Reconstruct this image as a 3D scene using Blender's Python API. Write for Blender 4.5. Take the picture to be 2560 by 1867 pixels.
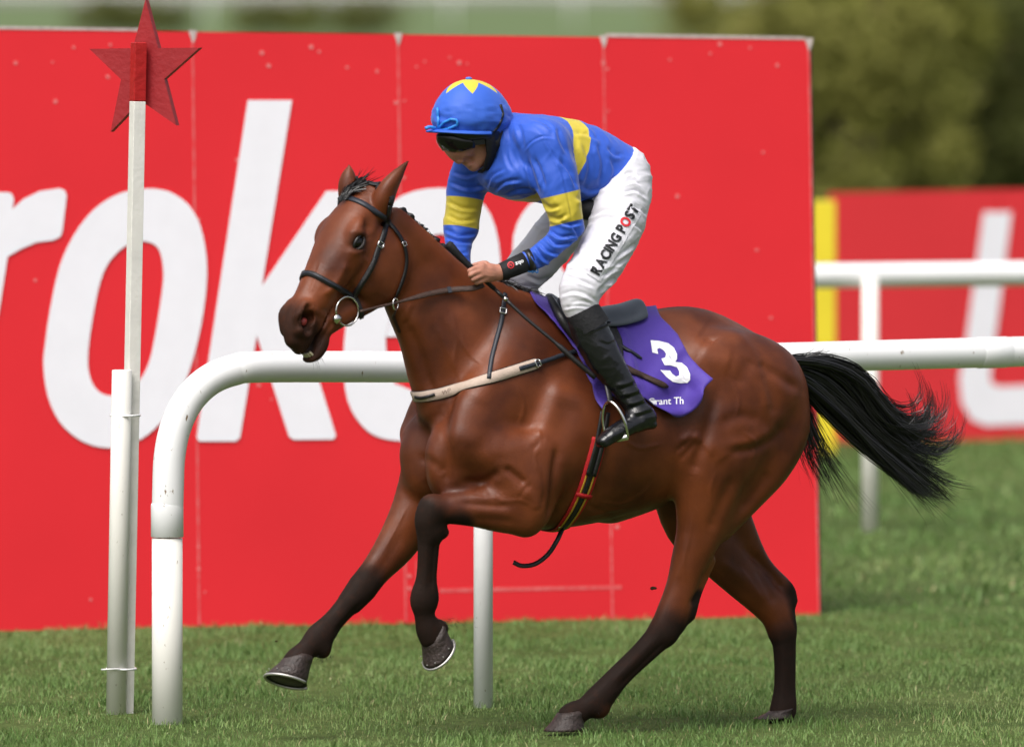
import bpy, bmesh, math, random
import numpy as np
from mathutils import Vector, Matrix, noise
from mathutils.bvhtree import BVHTree

random.seed(7)
RNG = np.random.default_rng(7)
for _o in list(bpy.data.objects):
    bpy.data.objects.remove(_o)
SC = bpy.context.scene
COL = SC.collection

# ------------------------------------------------------------------ camera, sky, sun, exposure
F = 28444.0            # focal length in photograph pixels (2560 wide): a 400 mm lens
CAM_H, CAM_D = 2.94, 43.0
PITCH = math.atan((933.5 + 150) / F)
cam_data = bpy.data.cameras.new('camera')
cam = bpy.data.objects.new('camera', cam_data)
COL.objects.link(cam)
cam.location = (0, -CAM_D, CAM_H)
cam.rotation_euler = (math.radians(90) - PITCH, 0, 0)
cam_data.sensor_width = 36.0
cam_data.lens = F * 36.0 / 2560.0
cam_data.clip_start = 1.0
cam_data.clip_end = 5000.0
cam_data.dof.use_dof = True
cam_data.dof.focus_distance = 42.85
cam_data.dof.aperture_fstop = 2.6
SC.camera = cam

SUN_EL, SUN_AZ = 58.0, 208.0     # degrees; azimuth measured from +Y clockwise: behind and left of the camera
world = bpy.data.worlds.new('World')
SC.world = world
world.use_nodes = True
wn = world.node_tree
for _n in list(wn.nodes):
    wn.nodes.remove(_n)
w_out = wn.nodes.new('ShaderNodeOutputWorld')
w_bg = wn.nodes.new('ShaderNodeBackground')
w_sky = wn.nodes.new('ShaderNodeTexSky')
w_sky.sky_type = 'NISHITA'
w_sky.sun_disc = False
w_sky.sun_elevation = math.radians(SUN_EL)
w_sky.sun_rotation = math.radians(SUN_AZ)
w_sky.air_density = 1.0
w_sky.dust_density = 6.0
w_sky.ozone_density = 1.0
w_hsv = wn.nodes.new('ShaderNodeHueSaturation')
w_hsv.inputs['Saturation'].default_value = 0.45     # thin cloud: a paler, whiter sky
wn.links.new(w_sky.outputs['Color'], w_hsv.inputs['Color'])
wn.links.new(w_hsv.outputs['Color'], w_bg.inputs['Color'])
w_bg.inputs['Strength'].default_value = 0.100
wn.links.new(w_bg.outputs['Background'], w_out.inputs['Surface'])

sun_data = bpy.data.lights.new('sun', 'SUN')
sun_data.energy = 1.5
sun_data.angle = math.radians(38)
sun_data.color = (1.0, 0.97, 0.93)
sun = bpy.data.objects.new('sun', sun_data)
COL.objects.link(sun)
_el, _az = math.radians(SUN_EL), math.radians(SUN_AZ)
_sd = Vector((math.cos(_el) * math.sin(_az), math.cos(_el) * math.cos(_az), math.sin(_el)))
sun.rotation_euler = _sd.to_track_quat('Z', 'Y').to_euler()
sun.location = (0, 0, 30)

SC.view_settings.view_transform = 'Standard'
SC.view_settings.look = 'None'
SC.view_settings.exposure = 0.79
SC.view_settings.gamma = 1.0
SC.view_settings.use_curve_mapping = False
SC.cycles.use_denoising = True
SC.cycles.max_bounces = 6

# ------------------------------------------------------------------ geometry helpers
CAMP = np.array([0.0, -CAM_D, CAM_H])
FWD = np.array([0.0, math.cos(PITCH), -math.sin(PITCH)])
UPV = np.array([0.0, math.sin(PITCH), math.cos(PITCH)])
RGT = np.array([1.0, 0.0, 0.0])

def ray(px, py):
    return FWD + RGT * (px - 1280.0) / F - UPV * (py - 933.5) / F

def at_ground(px, py, z=0.0):
    d = ray(px, py)
    return CAMP + d * ((z - CAMP[2]) / d[2])

def at_depth(px, py, y):
    d = ray(px, py)
    return CAMP + d * ((y - CAMP[1]) / d[1])

def project(P):
    q = np.asarray(P) - CAMP
    w = q @ FWD
    return np.stack([1280 + F * (q @ RGT) / w, 933.5 - F * (q @ UPV) / w], -1)

# the horse's own frame: forward, left (towards the camera), up
TH = math.radians(27)
HF = np.array([-math.cos(TH), -math.sin(TH), 0.0])
HL = np.array([math.sin(TH), -math.cos(TH), 0.0])
HU = np.array([0.0, 0.0, 1.0])
HO = at_ground(1412, 1815, 0.02) - 0.10 * HL
HO[2] = 0.0

def H(px, py, s):
    """point of the horse frame (forward, left, up) seen at a pixel, s metres to the left of the horse's midline"""
    d = ray(px, py)
    t = (s - (CAMP - HO) @ HL) / (d @ HL)
    P = CAMP + d * t - HO
    return np.array([P @ HF, s, P[2]])

HB = np.stack([HF, HL, HU])          # rows: local axes in world

def to_world(L):
    return HO + np.asarray(L) @ HB

def to_local(P):
    return (np.asarray(P) - HO) @ HB.T

def catmull(N, k):
    N = np.asarray(N, float)
    if len(N) < 3 or k < 2:
        return N
    out = []
    for i in range(len(N) - 1):
        p0 = N[i - 1] if i > 0 else 2 * N[i] - N[i + 1]
        p1, p2 = N[i], N[i + 1]
        p3 = N[i + 2] if i + 2 < len(N) else 2 * N[i + 1] - N[i]
        for j in range(k):
            t = j / k
            out.append(0.5 * (2 * p1 + (p2 - p0) * t + (2 * p0 - 5 * p1 + 4 * p2 - p3) * t * t
                              + (3 * p1 - p0 - 3 * p2 + p3) * t ** 3))
    out.append(N[-1])
    return np.array(out)

class Field:
    """signed distance grid that organic bodies are grown in, then skinned into one closed surface"""
    def __init__(self, lo, hi, h):
        self.lo = np.array(lo, float)
        self.h = h
        self.n = np.ceil((np.array(hi) - self.lo) / h).astype(int) + 1
        self.f = np.full(self.n, 1.0, np.float32)

    def box(self, lo, hi):
        a = np.clip(np.floor((lo - self.lo) / self.h).astype(int), 0, self.n)
        b = np.clip(np.ceil((hi - self.lo) / self.h).astype(int) + 1, 0, self.n)
        return a, b

    def grid(self, a, b):
        ax = [self.lo[i] + self.h * np.arange(a[i], b[i], dtype=np.float32) for i in range(3)]
        return np.meshgrid(*ax, indexing='ij')

    def put(self, a, b, g, k, mode='add'):
        if (b <= a).any():
            return
        sl = tuple(slice(a[i], b[i]) for i in range(3))
        f = self.f[sl]
        if mode == 'add':
            hh = np.maximum(k - np.abs(f - g), 0) / k
            self.f[sl] = np.minimum(f, g) - hh * hh * k * 0.25
        else:
            g = -g
            hh = np.maximum(k - np.abs(f - g), 0) / k
            self.f[sl] = np.maximum(f, g) + hh * hh * k * 0.25

    def chain(self, nodes, u=(0, 1, 0), k=0.03, mode='add', sub=4, blur=0):
        """nodes: rows x, y, z, radius along u, radius across; a tapered elliptical limb"""
        N = catmull(nodes, sub) if sub > 1 else np.asarray(nodes, float)
        u = np.asarray(u, float)
        pad = k + 3 * self.h
        R = N[:, 3:5].max(1)
        lo = (N[:, :3] - R[:, None]).min(0) - pad
        hi = (N[:, :3] + R[:, None]).max(0) + pad
        a, b = self.box(lo, hi)
        if (b <= a).any():
            return
        g = np.full(b - a, 1.0, np.float32)
        for i in range(len(N) - 1):
            A, B = N[i, :3], N[i + 1, :3]
            r = max(R[i], R[i + 1]) + pad
            a2, b2 = self.box(np.minimum(A, B) - r, np.maximum(A, B) + r)
            a2, b2 = np.maximum(a2, a), np.minimum(b2, b)
            if (b2 <= a2).any():
                continue
            X, Y, Z = self.grid(a2, b2)
            d = B - A
            L = max(np.linalg.norm(d), 1e-6)
            d = d / L
            uu = u - d * (u @ d)
            nu = np.linalg.norm(uu)
            if nu < 1e-3:
                uu = np.cross(d, [0.3, 0.5, 0.8]); nu = np.linalg.norm(uu)
            uu = uu / nu
            vv = np.cross(d, uu)
            qx, qy, qz = X - A[0], Y - A[1], Z - A[2]
            ax = qx * d[0] + qy * d[1] + qz * d[2]
            t = np.clip(ax / L, 0, 1)
            qa = ax - t * L
            qu = qx * uu[0] + qy * uu[1] + qz * uu[2]
            qv = qx * vv[0] + qy * vv[1] + qz * vv[2]
            ru = N[i, 3] + t * (N[i + 1, 3] - N[i, 3])
            rv = N[i, 4] + t * (N[i + 1, 4] - N[i, 4])
            ra = np.minimum(ru, rv)
            k0 = np.sqrt((qu / ru) ** 2 + (qv / rv) ** 2 + (qa / ra) ** 2)
            k1 = np.sqrt((qu / ru ** 2) ** 2 + (qv / rv ** 2) ** 2 + (qa / ra ** 2) ** 2) + 1e-6
            g2 = k0 * (k0 - 1) / k1
            g2 = np.where(k0 < 0.3, -0.7 * ra, g2)
            sl = tuple(slice(a2[j] - a[j], b2[j] - a[j]) for j in range(3))
            g[sl] = np.minimum(g[sl], g2)
        for _ in range(2 if blur else 0):
            g = np.minimum(g, 0.12)
            for axis in range(3):
                p = np.pad(g, [(blur + 1, blur) if j == axis else (0, 0) for j in range(3)], mode='edge')
                cs = np.cumsum(p, axis=axis, dtype=np.float64)
                m = g.shape[axis]
                w = 2 * blur + 1
                g = ((np.take(cs, range(w, w + m), axis) - np.take(cs, range(0, m), axis)) / w).astype(np.float32)
        self.put(a, b, g, k, mode)

    def blob(self, c, r, axes=None, k=0.03, mode='add'):
        """ellipsoid: centre, three radii, rows of axes"""
        c = np.asarray(c, float)
        r = np.asarray(r, float)
        M = np.eye(3) if axes is None else np.asarray(axes, float)
        ext = np.sqrt(((M * r[:, None]) ** 2).sum(0)) + k + 3 * self.h
        a, b = self.box(c - ext, c + ext)
        if (b <= a).any():
            return
        X, Y, Z = self.grid(a, b)
        X, Y, Z = X - c[0], Y - c[1], Z - c[2]
        q = [X * M[i, 0] + Y * M[i, 1] + Z * M[i, 2] for i in range(3)]
        k0 = np.sqrt(sum((q[i] / r[i]) ** 2 for i in range(3)))
        k1 = np.sqrt(sum((q[i] / r[i] ** 2) ** 2 for i in range(3))) + 1e-6
        g = np.where(k0 < 0.3, -0.7 * r.min(), k0 * (k0 - 1) / k1)
        self.put(a, b, g.astype(np.float32), k, mode)

    def loft(self, rows, k=0.05, p=2.2):
        """trunk along the first axis; rows: x, z low, z high, half width"""
        rows = catmull(rows, 6)
        rows = rows[np.argsort(rows[:, 0])]
        lo = np.array([rows[0, 0] - 0.05, -rows[:, 3].max() - 0.1, rows[:, 1].min() - 0.1])
        hi = np.array([rows[-1, 0] + 0.05, rows[:, 3].max() + 0.1, rows[:, 2].max() + 0.1])
        a, b = self.box(lo, hi)
        X, Y, Z = self.grid(a, b)
        x = X[:, 0, 0]
        zl, zh, hw = [np.interp(x, rows[:, 0], rows[:, j])[:, None, None] for j in (1, 2, 3)]
        zc, hh = (zl + zh) / 2, (zh - zl) / 2
        # a little fuller below the middle, like ribs
        hw = hw * (1 - 0.10 * np.clip((Z - zc) / hh, -1, 1))
        rr = (np.abs(Y / hw) ** p + np.abs((Z - zc) / hh) ** p) ** (1 / p)
        g = (rr - 1) * np.minimum(hw, hh) * 0.9
        over = np.maximum(rows[0, 0] - X, X - rows[-1, 0])
        g = np.maximum(g, over)
        self.put(a, b, g.astype(np.float32), k)

    def clip(self, fn):
        X, Y, Z = self.grid(np.zeros(3, int), self.n)
        self.f = np.maximum(self.f, fn(X, Y, Z).astype(np.float32))

    def mesh(self, smooth=2):
        """surface nets"""
        f = self.f
        ins = f < 0
        n = self.n
        c = np.zeros(n - 1, np.int8)
        for dx in (0, 1):
            for dy in (0, 1):
                for dz in (0, 1):
                    c += ins[dx:n[0] - 1 + dx, dy:n[1] - 1 + dy, dz:n[2] - 1 + dz]
        I = np.argwhere((c > 0) & (c < 8))
        idx = np.full(n - 1, -1, np.int32)
        idx[I[:, 0], I[:, 1], I[:, 2]] = np.arange(len(I))
        acc = np.zeros((len(I), 3))
        cnt = np.zeros(len(I))
        cor = [(x, y, z) for x in (0, 1) for y in (0, 1) for z in (0, 1)]
        val = {q: f[I[:, 0] + q[0], I[:, 1] + q[1], I[:, 2] + q[2]].astype(float) for q in cor}
        for q in cor:
            for axis in range(3):
                if q[axis] == 0:
                    q2 = tuple(q[j] + (j == axis) for j in range(3))
                    v0, v1 = val[q], val[q2]
                    m = (v0 < 0) != (v1 < 0)
                    t = np.where(m, v0 / np.where(m, v0 - v1, 1), 0)
                    p = np.zeros((len(I), 3)) + q
                    p[:, axis] += t
                    acc += p * m[:, None]
                    cnt += m
        V = self.lo + self.h * (I + acc / cnt[:, None])
        quads = []
        for axis in range(3):
            o1, o2 = [(1, 2), (2, 0), (0, 1)][axis]
            sl0 = [slice(1, -1)] * 3
            sl1 = [slice(1, -1)] * 3
            sl0[axis] = slice(0, -1)
            sl1[axis] = slice(1, None)
            s0, s1 = ins[tuple(sl0)], ins[tuple(sl1)]
            E = np.argwhere(s0 != s1)
            base = E.copy()
            base[:, o1] += 1
            base[:, o2] += 1
            up = s0[E[:, 0], E[:, 1], E[:, 2]]
            def cell(a1, a2):
                q = base.copy()
                q[:, o1] -= a1
                q[:, o2] -= a2
                return idx[q[:, 0], q[:, 1], q[:, 2]]
            Q = np.stack([cell(1, 1), cell(0, 1), cell(0, 0), cell(1, 0)], 1)
            Q[~up] = Q[~up][:, ::-1]
            quads.append(Q)
        Q = np.concatenate(quads)
        Q = Q[(Q >= 0).all(1)]
        V = relax(V, Q, smooth)
        return V, Q

def relax(V, Q, n, lam=0.5):
    if n <= 0:
        return V
    k = Q.shape[1]
    e = np.concatenate([np.stack([Q[:, i], Q[:, (i + 1) % k]], 1) for i in range(k)])
    e = np.concatenate([e, e[:, ::-1]])
    deg = np.bincount(e[:, 0], minlength=len(V)).astype(float)
    for i in range(2 * n):
        S = np.stack([np.bincount(e[:, 0], weights=V[e[:, 1], j], minlength=len(V)) for j in range(3)], 1)
        l = lam if i % 2 == 0 else -lam * 0.98
        V = V + l * (S / np.maximum(deg, 1)[:, None] - V)
    return V

def normals(V, Q):
    a = V[Q[:, 2]] - V[Q[:, 0]]
    b = V[Q[:, 3 if Q.shape[1] == 4 else 1]] - V[Q[:, 1 if Q.shape[1] == 4 else 0]]
    fn = np.cross(a, b) if Q.shape[1] == 4 else -np.cross(a, b)
    N = np.zeros_like(V)
    for j in range(Q.shape[1]):
        for i in range(3):
            N[:, i] += np.bincount(Q[:, j], weights=fn[:, i], minlength=len(V))
    return N / (np.linalg.norm(N, axis=1, keepdims=True) + 1e-12)

# ------------------------------------------------------------------ object helpers
def obj(name, V, Fs, mat=None, parent=None, smooth=True):
    me = bpy.data.meshes.new(name)
    if isinstance(Fs, np.ndarray):
        V = np.asarray(V, np.float32)
        k = Fs.shape[1]
        me.vertices.add(len(V))
        me.vertices.foreach_set('co', V.ravel())
        me.loops.add(len(Fs) * k)
        me.loops.foreach_set('vertex_index', Fs.astype(np.int32).ravel())
        me.polygons.add(len(Fs))
        me.polygons.foreach_set('loop_start', np.arange(0, len(Fs) * k, k, dtype=np.int32))
        me.update(calc_edges=True)
        me.validate()
    else:
        me.from_pydata([tuple(map(float, v)) for v in V], [], [tuple(int(i) for i in f) for f in Fs])
    if smooth:
        me.polygons.foreach_set('use_smooth', np.ones(len(me.polygons), bool))
    o = bpy.data.objects.new(name, me)
    COL.objects.link(o)
    if mat is not None:
        me.materials.append(mat)
    if parent is not None:
        attach(o, parent)
    return o

def attach(o, parent):
    o.parent = parent
    # every mesh is written in world coordinates, so only a top-level Empty has a transform to undo
    o.matrix_parent_inverse = parent.matrix_basis.inverted() if parent.parent is None else Matrix()

def thing(name, label, cat, loc=(0, 0, 0), group=None):
    o = bpy.data.objects.new(name, None)
    o.empty_display_size = 0.1
    COL.objects.link(o)
    o.location = tuple(float(x) for x in loc)
    return tag(o, label, cat, group)

def tag(o, label=None, cat=None, group=None, kind=None):
    if label: o['label'] = label
    if cat: o['category'] = cat
    if group: o['group'] = group
    if kind: o['kind'] = kind
    return o

def bvh_of(V, Q):
    return BVHTree.FromPolygons([tuple(v) for v in V], [tuple(int(i) for i in q) for q in Q])

class Soup:
    """collects boxes, tubes and sheets into one mesh"""
    def __init__(self):
        self.V, self.F = [], []

    def add(self, V, Fs):
        b = len(self.V)
        self.V += [tuple(map(float, v)) for v in V]
        self.F += [tuple(int(i) + b for i in f) for f in Fs]
        return self

    def box(self, c, hx, hy, hz, M=None):
        M = np.eye(3) if M is None else np.asarray(M, float)
        P = [np.asarray(c) + sx * hx * M[0] + sy * hy * M[1] + sz * hz * M[2]
             for sx in (-1, 1) for sy in (-1, 1) for sz in (-1, 1)]
        return self.add(P, [(0, 1, 3, 2), (4, 6, 7, 5), (0, 4, 5, 1), (2, 3, 7, 6), (0, 2, 6, 4), (1, 5, 7, 3)])

    def tube(self, pts, rad, n=16, cap=True, flat=None):
        """round tube through points; rad one number or one per point"""
        P = np.asarray(pts, float)
        R = np.full(len(P), rad) if np.isscalar(rad) else np.asarray(rad, float)
        T = np.gradient(P, axis=0)
        T /= np.linalg.norm(T, axis=1, keepdims=True) + 1e-12
        ref = np.array([0, 0, 1.0]) if abs(T[0][2]) < 0.9 else np.array([1.0, 0, 0])
        u = np.cross(T[0], ref); u /= np.linalg.norm(u)
        V = []
        for i in range(len(P)):
            u = u - T[i] * (u @ T[i]); u /= np.linalg.norm(u)
            v = np.cross(T[i], u)
            for j in range(n):
                a = 2 * math.pi * j / n
                V.append(P[i] + R[i] * (math.cos(a) * u + math.sin(a) * v))
        Fs = []
        for i in range(len(P) - 1):
            for j in range(n):
                k = (j + 1) % n
                Fs.append((i * n + j, i * n + k, (i + 1) * n + k, (i + 1) * n + j))
        if cap:
            Fs.append(tuple(range(n))[::-1])
            Fs.append(tuple(range((len(P) - 1) * n, len(P) * n)))
        return self.add(V, Fs)

    def strap(self, pts, nor, half, thick):
        """flat strap: centre points, outward normals, half width, thickness"""
        P, N = np.asarray(pts, float), np.asarray(nor, float)
        T = np.gradient(P, axis=0)
        T /= np.linalg.norm(T, axis=1, keepdims=True) + 1e-12
        N = N - T * (N * T).sum(1, keepdims=True)
        N /= np.linalg.norm(N, axis=1, keepdims=True) + 1e-12
        W = np.cross(T, N)
        hw = np.full(len(P), half) if np.isscalar(half) else np.asarray(half)
        V = []
        for i in range(len(P)):
            a, b = W[i] * hw[i], N[i] * thick
            V += [P[i] - a, P[i] - a * 0.9 + b, P[i] + a * 0.9 + b, P[i] + a]
        Fs = []
        for i in range(len(P) - 1):
            for j in range(4):
                k = (j + 1) % 4
                Fs.append((i * 4 + j, (i + 1) * 4 + j, (i + 1) * 4 + k, i * 4 + k))
        Fs += [(0, 1, 2, 3), tuple(len(P) * 4 - 4 + q for q in (3, 2, 1, 0))]
        return self.add(V, Fs)

    def build(self, name, mat, parent=None, smooth=False, bevel=0):
        o = obj(name, self.V, self.F, mat, parent, smooth)
        if bevel:
            bm = bmesh.new(); bm.from_mesh(o.data)
            bmesh.ops.bevel(bm, geom=bm.edges[:], offset=bevel, segments=2, affect='EDGES', profile=0.5)
            bm.to_mesh(o.data); bm.free()
        return o

# ------------------------------------------------------------------ materials
def mat(name, col, rough=0.6, spec=0.4, metal=0.0, noise_amt=0.0, noise_scale=30.0, bump=0.0, bump_scale=80.0,
        col2=None, sheen=0.0, coat=0.0, detail=6.0):
    m = bpy.data.materials.new(name)
    m.use_nodes = True
    nt = m.node_tree
    b = nt.nodes['Principled BSDF']
    b.inputs['Base Color'].default_value = (*col, 1)
    b.inputs['Roughness'].default_value = rough
    b.inputs['Specular IOR Level'].default_value = spec
    b.inputs['Metallic'].default_value = metal
    b.inputs['Sheen Weight'].default_value = sheen
    b.inputs['Coat Weight'].default_value = coat
    tc = nt.nodes.new('ShaderNodeTexCoord')
    if noise_amt or col2:
        nz = nt.nodes.new('ShaderNodeTexNoise')
        nz.inputs['Scale'].default_value = noise_scale
        nz.inputs['Detail'].default_value = detail
        nt.links.new(tc.outputs['Object'], nz.inputs['Vector'])
        r = nt.nodes.new('ShaderNodeMapRange')
        r.inputs[1].default_value, r.inputs[2].default_value = 0.3, 0.7
        nt.links.new(nz.outputs['Fac'], r.inputs['Value'])
        mx = nt.nodes.new('ShaderNodeMix')
        mx.data_type = 'RGBA'
        c2 = col2 if col2 else tuple(c * (1 - noise_amt) for c in col)
        mx.inputs[6].default_value = (*col, 1)
        mx.inputs[7].default_value = (*c2, 1)
        nt.links.new(r.outputs[0], mx.inputs[0])
        nt.links.new(mx.outputs[2], b.inputs['Base Color'])
    if bump:
        nz = nt.nodes.new('ShaderNodeTexNoise')
        nz.inputs['Scale'].default_value = bump_scale
        nz.inputs['Detail'].default_value = 5
        nt.links.new(tc.outputs['Object'], nz.inputs['Vector'])
        bp = nt.nodes.new('ShaderNodeBump')
        bp.inputs['Strength'].default_value = bump
        bp.inputs['Distance'].default_value = 0.01
        nt.links.new(nz.outputs['Fac'], bp.inputs['Height'])
        nt.links.new(bp.outputs['Normal'], b.inputs['Normal'])
    return m
# ------------------------------------------------------------------ ground
def ground_material():
    m = bpy.data.materials.new('turf')
    m.use_nodes = True
    nt = m.node_tree; L = nt.links
    b = nt.nodes['Principled BSDF']
    tc = nt.nodes.new('ShaderNodeTexCoord')
    n1 = nt.nodes.new('ShaderNodeTexNoise'); n1.inputs['Scale'].default_value = 1.3; n1.inputs['Detail'].default_value = 8
    L.new(tc.outputs['Object'], n1.inputs['Vector'])
    r = nt.nodes.new('ShaderNodeValToRGB')
    r.color_ramp.elements[0].position = 0.30; r.color_ramp.elements[0].color = (0.052, 0.088, 0.022, 1)
    r.color_ramp.elements[1].position = 0.72; r.color_ramp.elements[1].color = (0.105, 0.140, 0.045, 1)
    L.new(n1.outputs['Fac'], r.inputs['Fac'])
    n2 = nt.nodes.new('ShaderNodeTexNoise'); n2.inputs['Scale'].default_value = 40; n2.inputs['Detail'].default_value = 6
    L.new(tc.outputs['Object'], n2.inputs['Vector'])
    mx = nt.nodes.new('ShaderNodeMix'); mx.data_type = 'RGBA'; mx.blend_type = 'MULTIPLY'; mx.inputs[0].default_value = 0.6
    L.new(r.outputs['Color'], mx.inputs[6])
    r2 = nt.nodes.new('ShaderNodeValToRGB'); r2.color_ramp.elements[0].color = (0.45, 0.42, 0.36, 1); r2.color_ramp.elements[1].color = (1.2, 1.2, 1.1, 1)
    r2.color_ramp.elements[0].position = 0.35; r2.color_ramp.elements[1].position = 0.65
    L.new(n2.outputs['Fac'], r2.inputs['Fac']); L.new(r2.outputs['Color'], mx.inputs[7])
    L.new(mx.outputs[2], b.inputs['Base Color'])
    bp = nt.nodes.new('ShaderNodeBump'); bp.inputs['Strength'].default_value = 0.8; bp.inputs['Distance'].default_value = 0.03
    L.new(n2.outputs['Fac'], bp.inputs['Height']); L.new(bp.outputs['Normal'], b.inputs['Normal'])
    b.inputs['Roughness'].default_value = 0.9
    b.inputs['Specular IOR Level'].default_value = 0.1
    return m

M_TURF = ground_material()
def terrain(x, y):
    """gentle unevenness of the track, flat far away"""
    if -12 < x < 12 and -12 < y < 30:
        return 0.012 * noise.noise(Vector((x * 0.9, y * 0.9, 3.1)))
    return 0.0
xs = sorted(set([-3000, -800, -200, -60, -30] + list(np.arange(-12, 12.01, 0.5)) + [30, 60, 200, 800, 3000]))
ys = sorted(set([-300, -100, -45, -25] + list(np.arange(-12, 30.01, 0.5)) + [40, 60, 90, 140, 220, 360, 700, 1500, 4200]))
V_ = [(x, y, terrain(x, y) - 0.012) for y in ys for x in xs]
F_ = [(j * len(xs) + i, j * len(xs) + i + 1, (j + 1) * len(xs) + i + 1, (j + 1) * len(xs) + i) for j in range(len(ys) - 1) for i in range(len(xs) - 1)]
tag(obj('ground', V_, F_, M_TURF), kind='structure')

# places where hooves have cut the turf open
DIVOTS = [(at_ground(px, py), a, b) for px, py, a, b in ((545, 1838, 0.08, 0.06), (600, 1830, 0.06, 0.05), (2290, 1800, 0.09, 0.07), (2215, 1846, 0.05, 0.05))]
def bare(x, y):
    v = np.zeros(np.shape(x))
    for c, a, b in DIVOTS:
        v = np.maximum(v, np.exp(-(((x - c[0]) / a) ** 2 + ((y - c[1]) / (b * 1.6)) ** 2) ** 2))
    return v

def grass_blades():
    def patch(n, x0, x1, y0, y1, hmin, hmax, wid):
        x = RNG.uniform(x0, x1, n); y = RNG.uniform(y0, y1, n)
        cl = np.array([noise.noise(Vector((a * 3.2, b * 1.6, 0.0))) + 0.6 * noise.noise(Vector((a * 9, b * 5, 4.0))) for a, b in zip(x, y)])
        keep = RNG.random(n) < np.clip(0.66 + 0.75 * cl, 0.08, 1)
        keep &= RNG.random(n) > 0.6 * bare(x, y)
        x, y, cl = x[keep], y[keep], cl[keep]
        h = (hmin + (hmax - hmin) * RNG.random(len(x)) ** 1.6) * np.clip(0.85 + 0.75 * cl, 0.35, 1.6)
        w = wid * RNG.uniform(0.6, 1.3, len(x))
        return x, y, h, w, cl
    parts = [patch(230000, -3.4, 3.4, -2.7, 7.2, 0.012, 0.038, 0.0032), patch(26000, 0.9, 4.8, 7.0, 26.0, 0.02, 0.06, 0.011),
             patch(16000, -7, -3.4, -3.5, 7.2, 0.02, 0.06, 0.007), patch(16000, 3.4, 7.5, -3.5, 8.0, 0.02, 0.06, 0.007), patch(26000, -3.6, 3.6, -4.4, -2.7, 0.014, 0.045, 0.004)]
    x, y, h, w, cl = [np.concatenate([p[i] for p in parts]) for i in range(5)]
    n = len(x)
    z = np.array([terrain(a, b) for a, b in zip(x, y)]) - 0.014
    az = RNG.uniform(0, 2 * math.pi, n)
    lean = RNG.uniform(0.1, 1.0, n) * h
    la = RNG.uniform(0, 2 * math.pi, n)
    B = np.stack([x, y, z], 1)
    W = np.stack([np.cos(az), np.sin(az), np.zeros(n)], 1) * w[:, None] * 0.5
    Ld = np.stack([np.cos(la) * lean, np.sin(la) * lean, np.zeros(n)], 1)
    up = np.stack([np.zeros(n), np.zeros(n), h], 1)
    M_ = B + up * 0.6 + Ld * 0.35
    T = B + up + Ld
    V = np.stack([B - W, B + W, M_ + W * 0.8, M_ - W * 0.8, T], 1).reshape(-1, 3)
    i = np.arange(n) * 5
    tri = np.concatenate([np.stack([i, i + 1, i + 2], 1), np.stack([i, i + 2, i + 3], 1), np.stack([i + 3, i + 2, i + 4], 1)])
    m = bpy.data.materials.new('grass_blade')
    m.use_nodes = True
    nt = m.node_tree; b = nt.nodes['Principled BSDF']
    at = nt.nodes.new('ShaderNodeAttribute'); at.attribute_name = 'tint'
    r = nt.nodes.new('ShaderNodeValToRGB')
    e = r.color_ramp.elements
    e[0].position = 0.0; e[0].color = (0.070, 0.136, 0.030, 1)
    e[1].position = 1.0; e[1].color = (0.34, 0.29, 0.15, 1)
    k = e.new(0.45); k.color = (0.126, 0.214, 0.055, 1)
    k = e.new(0.80); k.color = (0.198, 0.272, 0.090, 1)
    nt.links.new(at.outputs['Fac'], r.inputs['Fac'])
    nt.links.new(r.outputs['Color'], b.inputs['Base Color'])
    b.inputs['Roughness'].default_value = 0.55
    b.inputs['Specular IOR Level'].default_value = 0.3
    b.inputs['Subsurface Weight'].default_value = 0.0
    o = obj('grass', V, tri, m, None, False)
    big = np.array([noise.noise(Vector((a * 0.8, b * 0.45, 9.0))) for a, b in zip(x, y)])
    t = np.clip(0.50 + 0.38 * big + 0.15 * RNG.normal(size=n) - 0.20 * cl, 0, 0.85)
    t[RNG.random(n) < 0.025] = 0.97
    t = np.where(RNG.random(n) < 0.5 * bare(x, y), 0.97, t)
    a = o.data.attributes.new('tint', 'FLOAT', 'POINT')
    a.data.foreach_set('value', np.repeat(t, 5).astype(np.float32))
    return tag(o, 'short green racecourse turf with pale dry blades', 'grass', kind='stuff')
grass_blades()

# ------------------------------------------------------------------ hoardings
def panel_red(name, c):
    return mat(name, c, 0.42, 0.35, noise_amt=0.08, noise_scale=1.2, bump=0.25, bump_scale=1.6)
M_RED = panel_red('red_vinyl', (0.77, 0.023, 0.034))
M_WHITE = mat('white_vinyl', (0.88, 0.86, 0.93), 0.45, 0.35, noise_amt=0.04, noise_scale=8)
M_WORN = mat('worn_edge', (0.66, 0.55, 0.53), 0.7, noise_amt=0.35, noise_scale=60)
M_SCUFF = mat('scuffed_joint', (0.72, 0.17, 0.17), 0.6, noise_amt=0.30, noise_scale=25, col2=(0.72, 0.05, 0.06))
M_SPOT = mat('screw_cap', (0.74, 0.20, 0.20), 0.5)
M_DARK = mat('board_back', (0.05, 0.03, 0.03), 0.8)

class Plane:
    """a board plane through three seen points; pixels map onto it"""
    def __init__(self, a, b, c):
        self.a = np.array(a); u = np.array(b) - a; w = np.array(c) - a
        self.n = np.cross(u, w); self.n /= np.linalg.norm(self.n)
        if self.n[1] > 0: self.n = -self.n
    def at(self, px, py, off=0.0):
        d = ray(px, py)
        t = ((self.a - CAMP) @ self.n) / (d @ self.n)
        return CAMP + d * t + self.n * off

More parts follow.
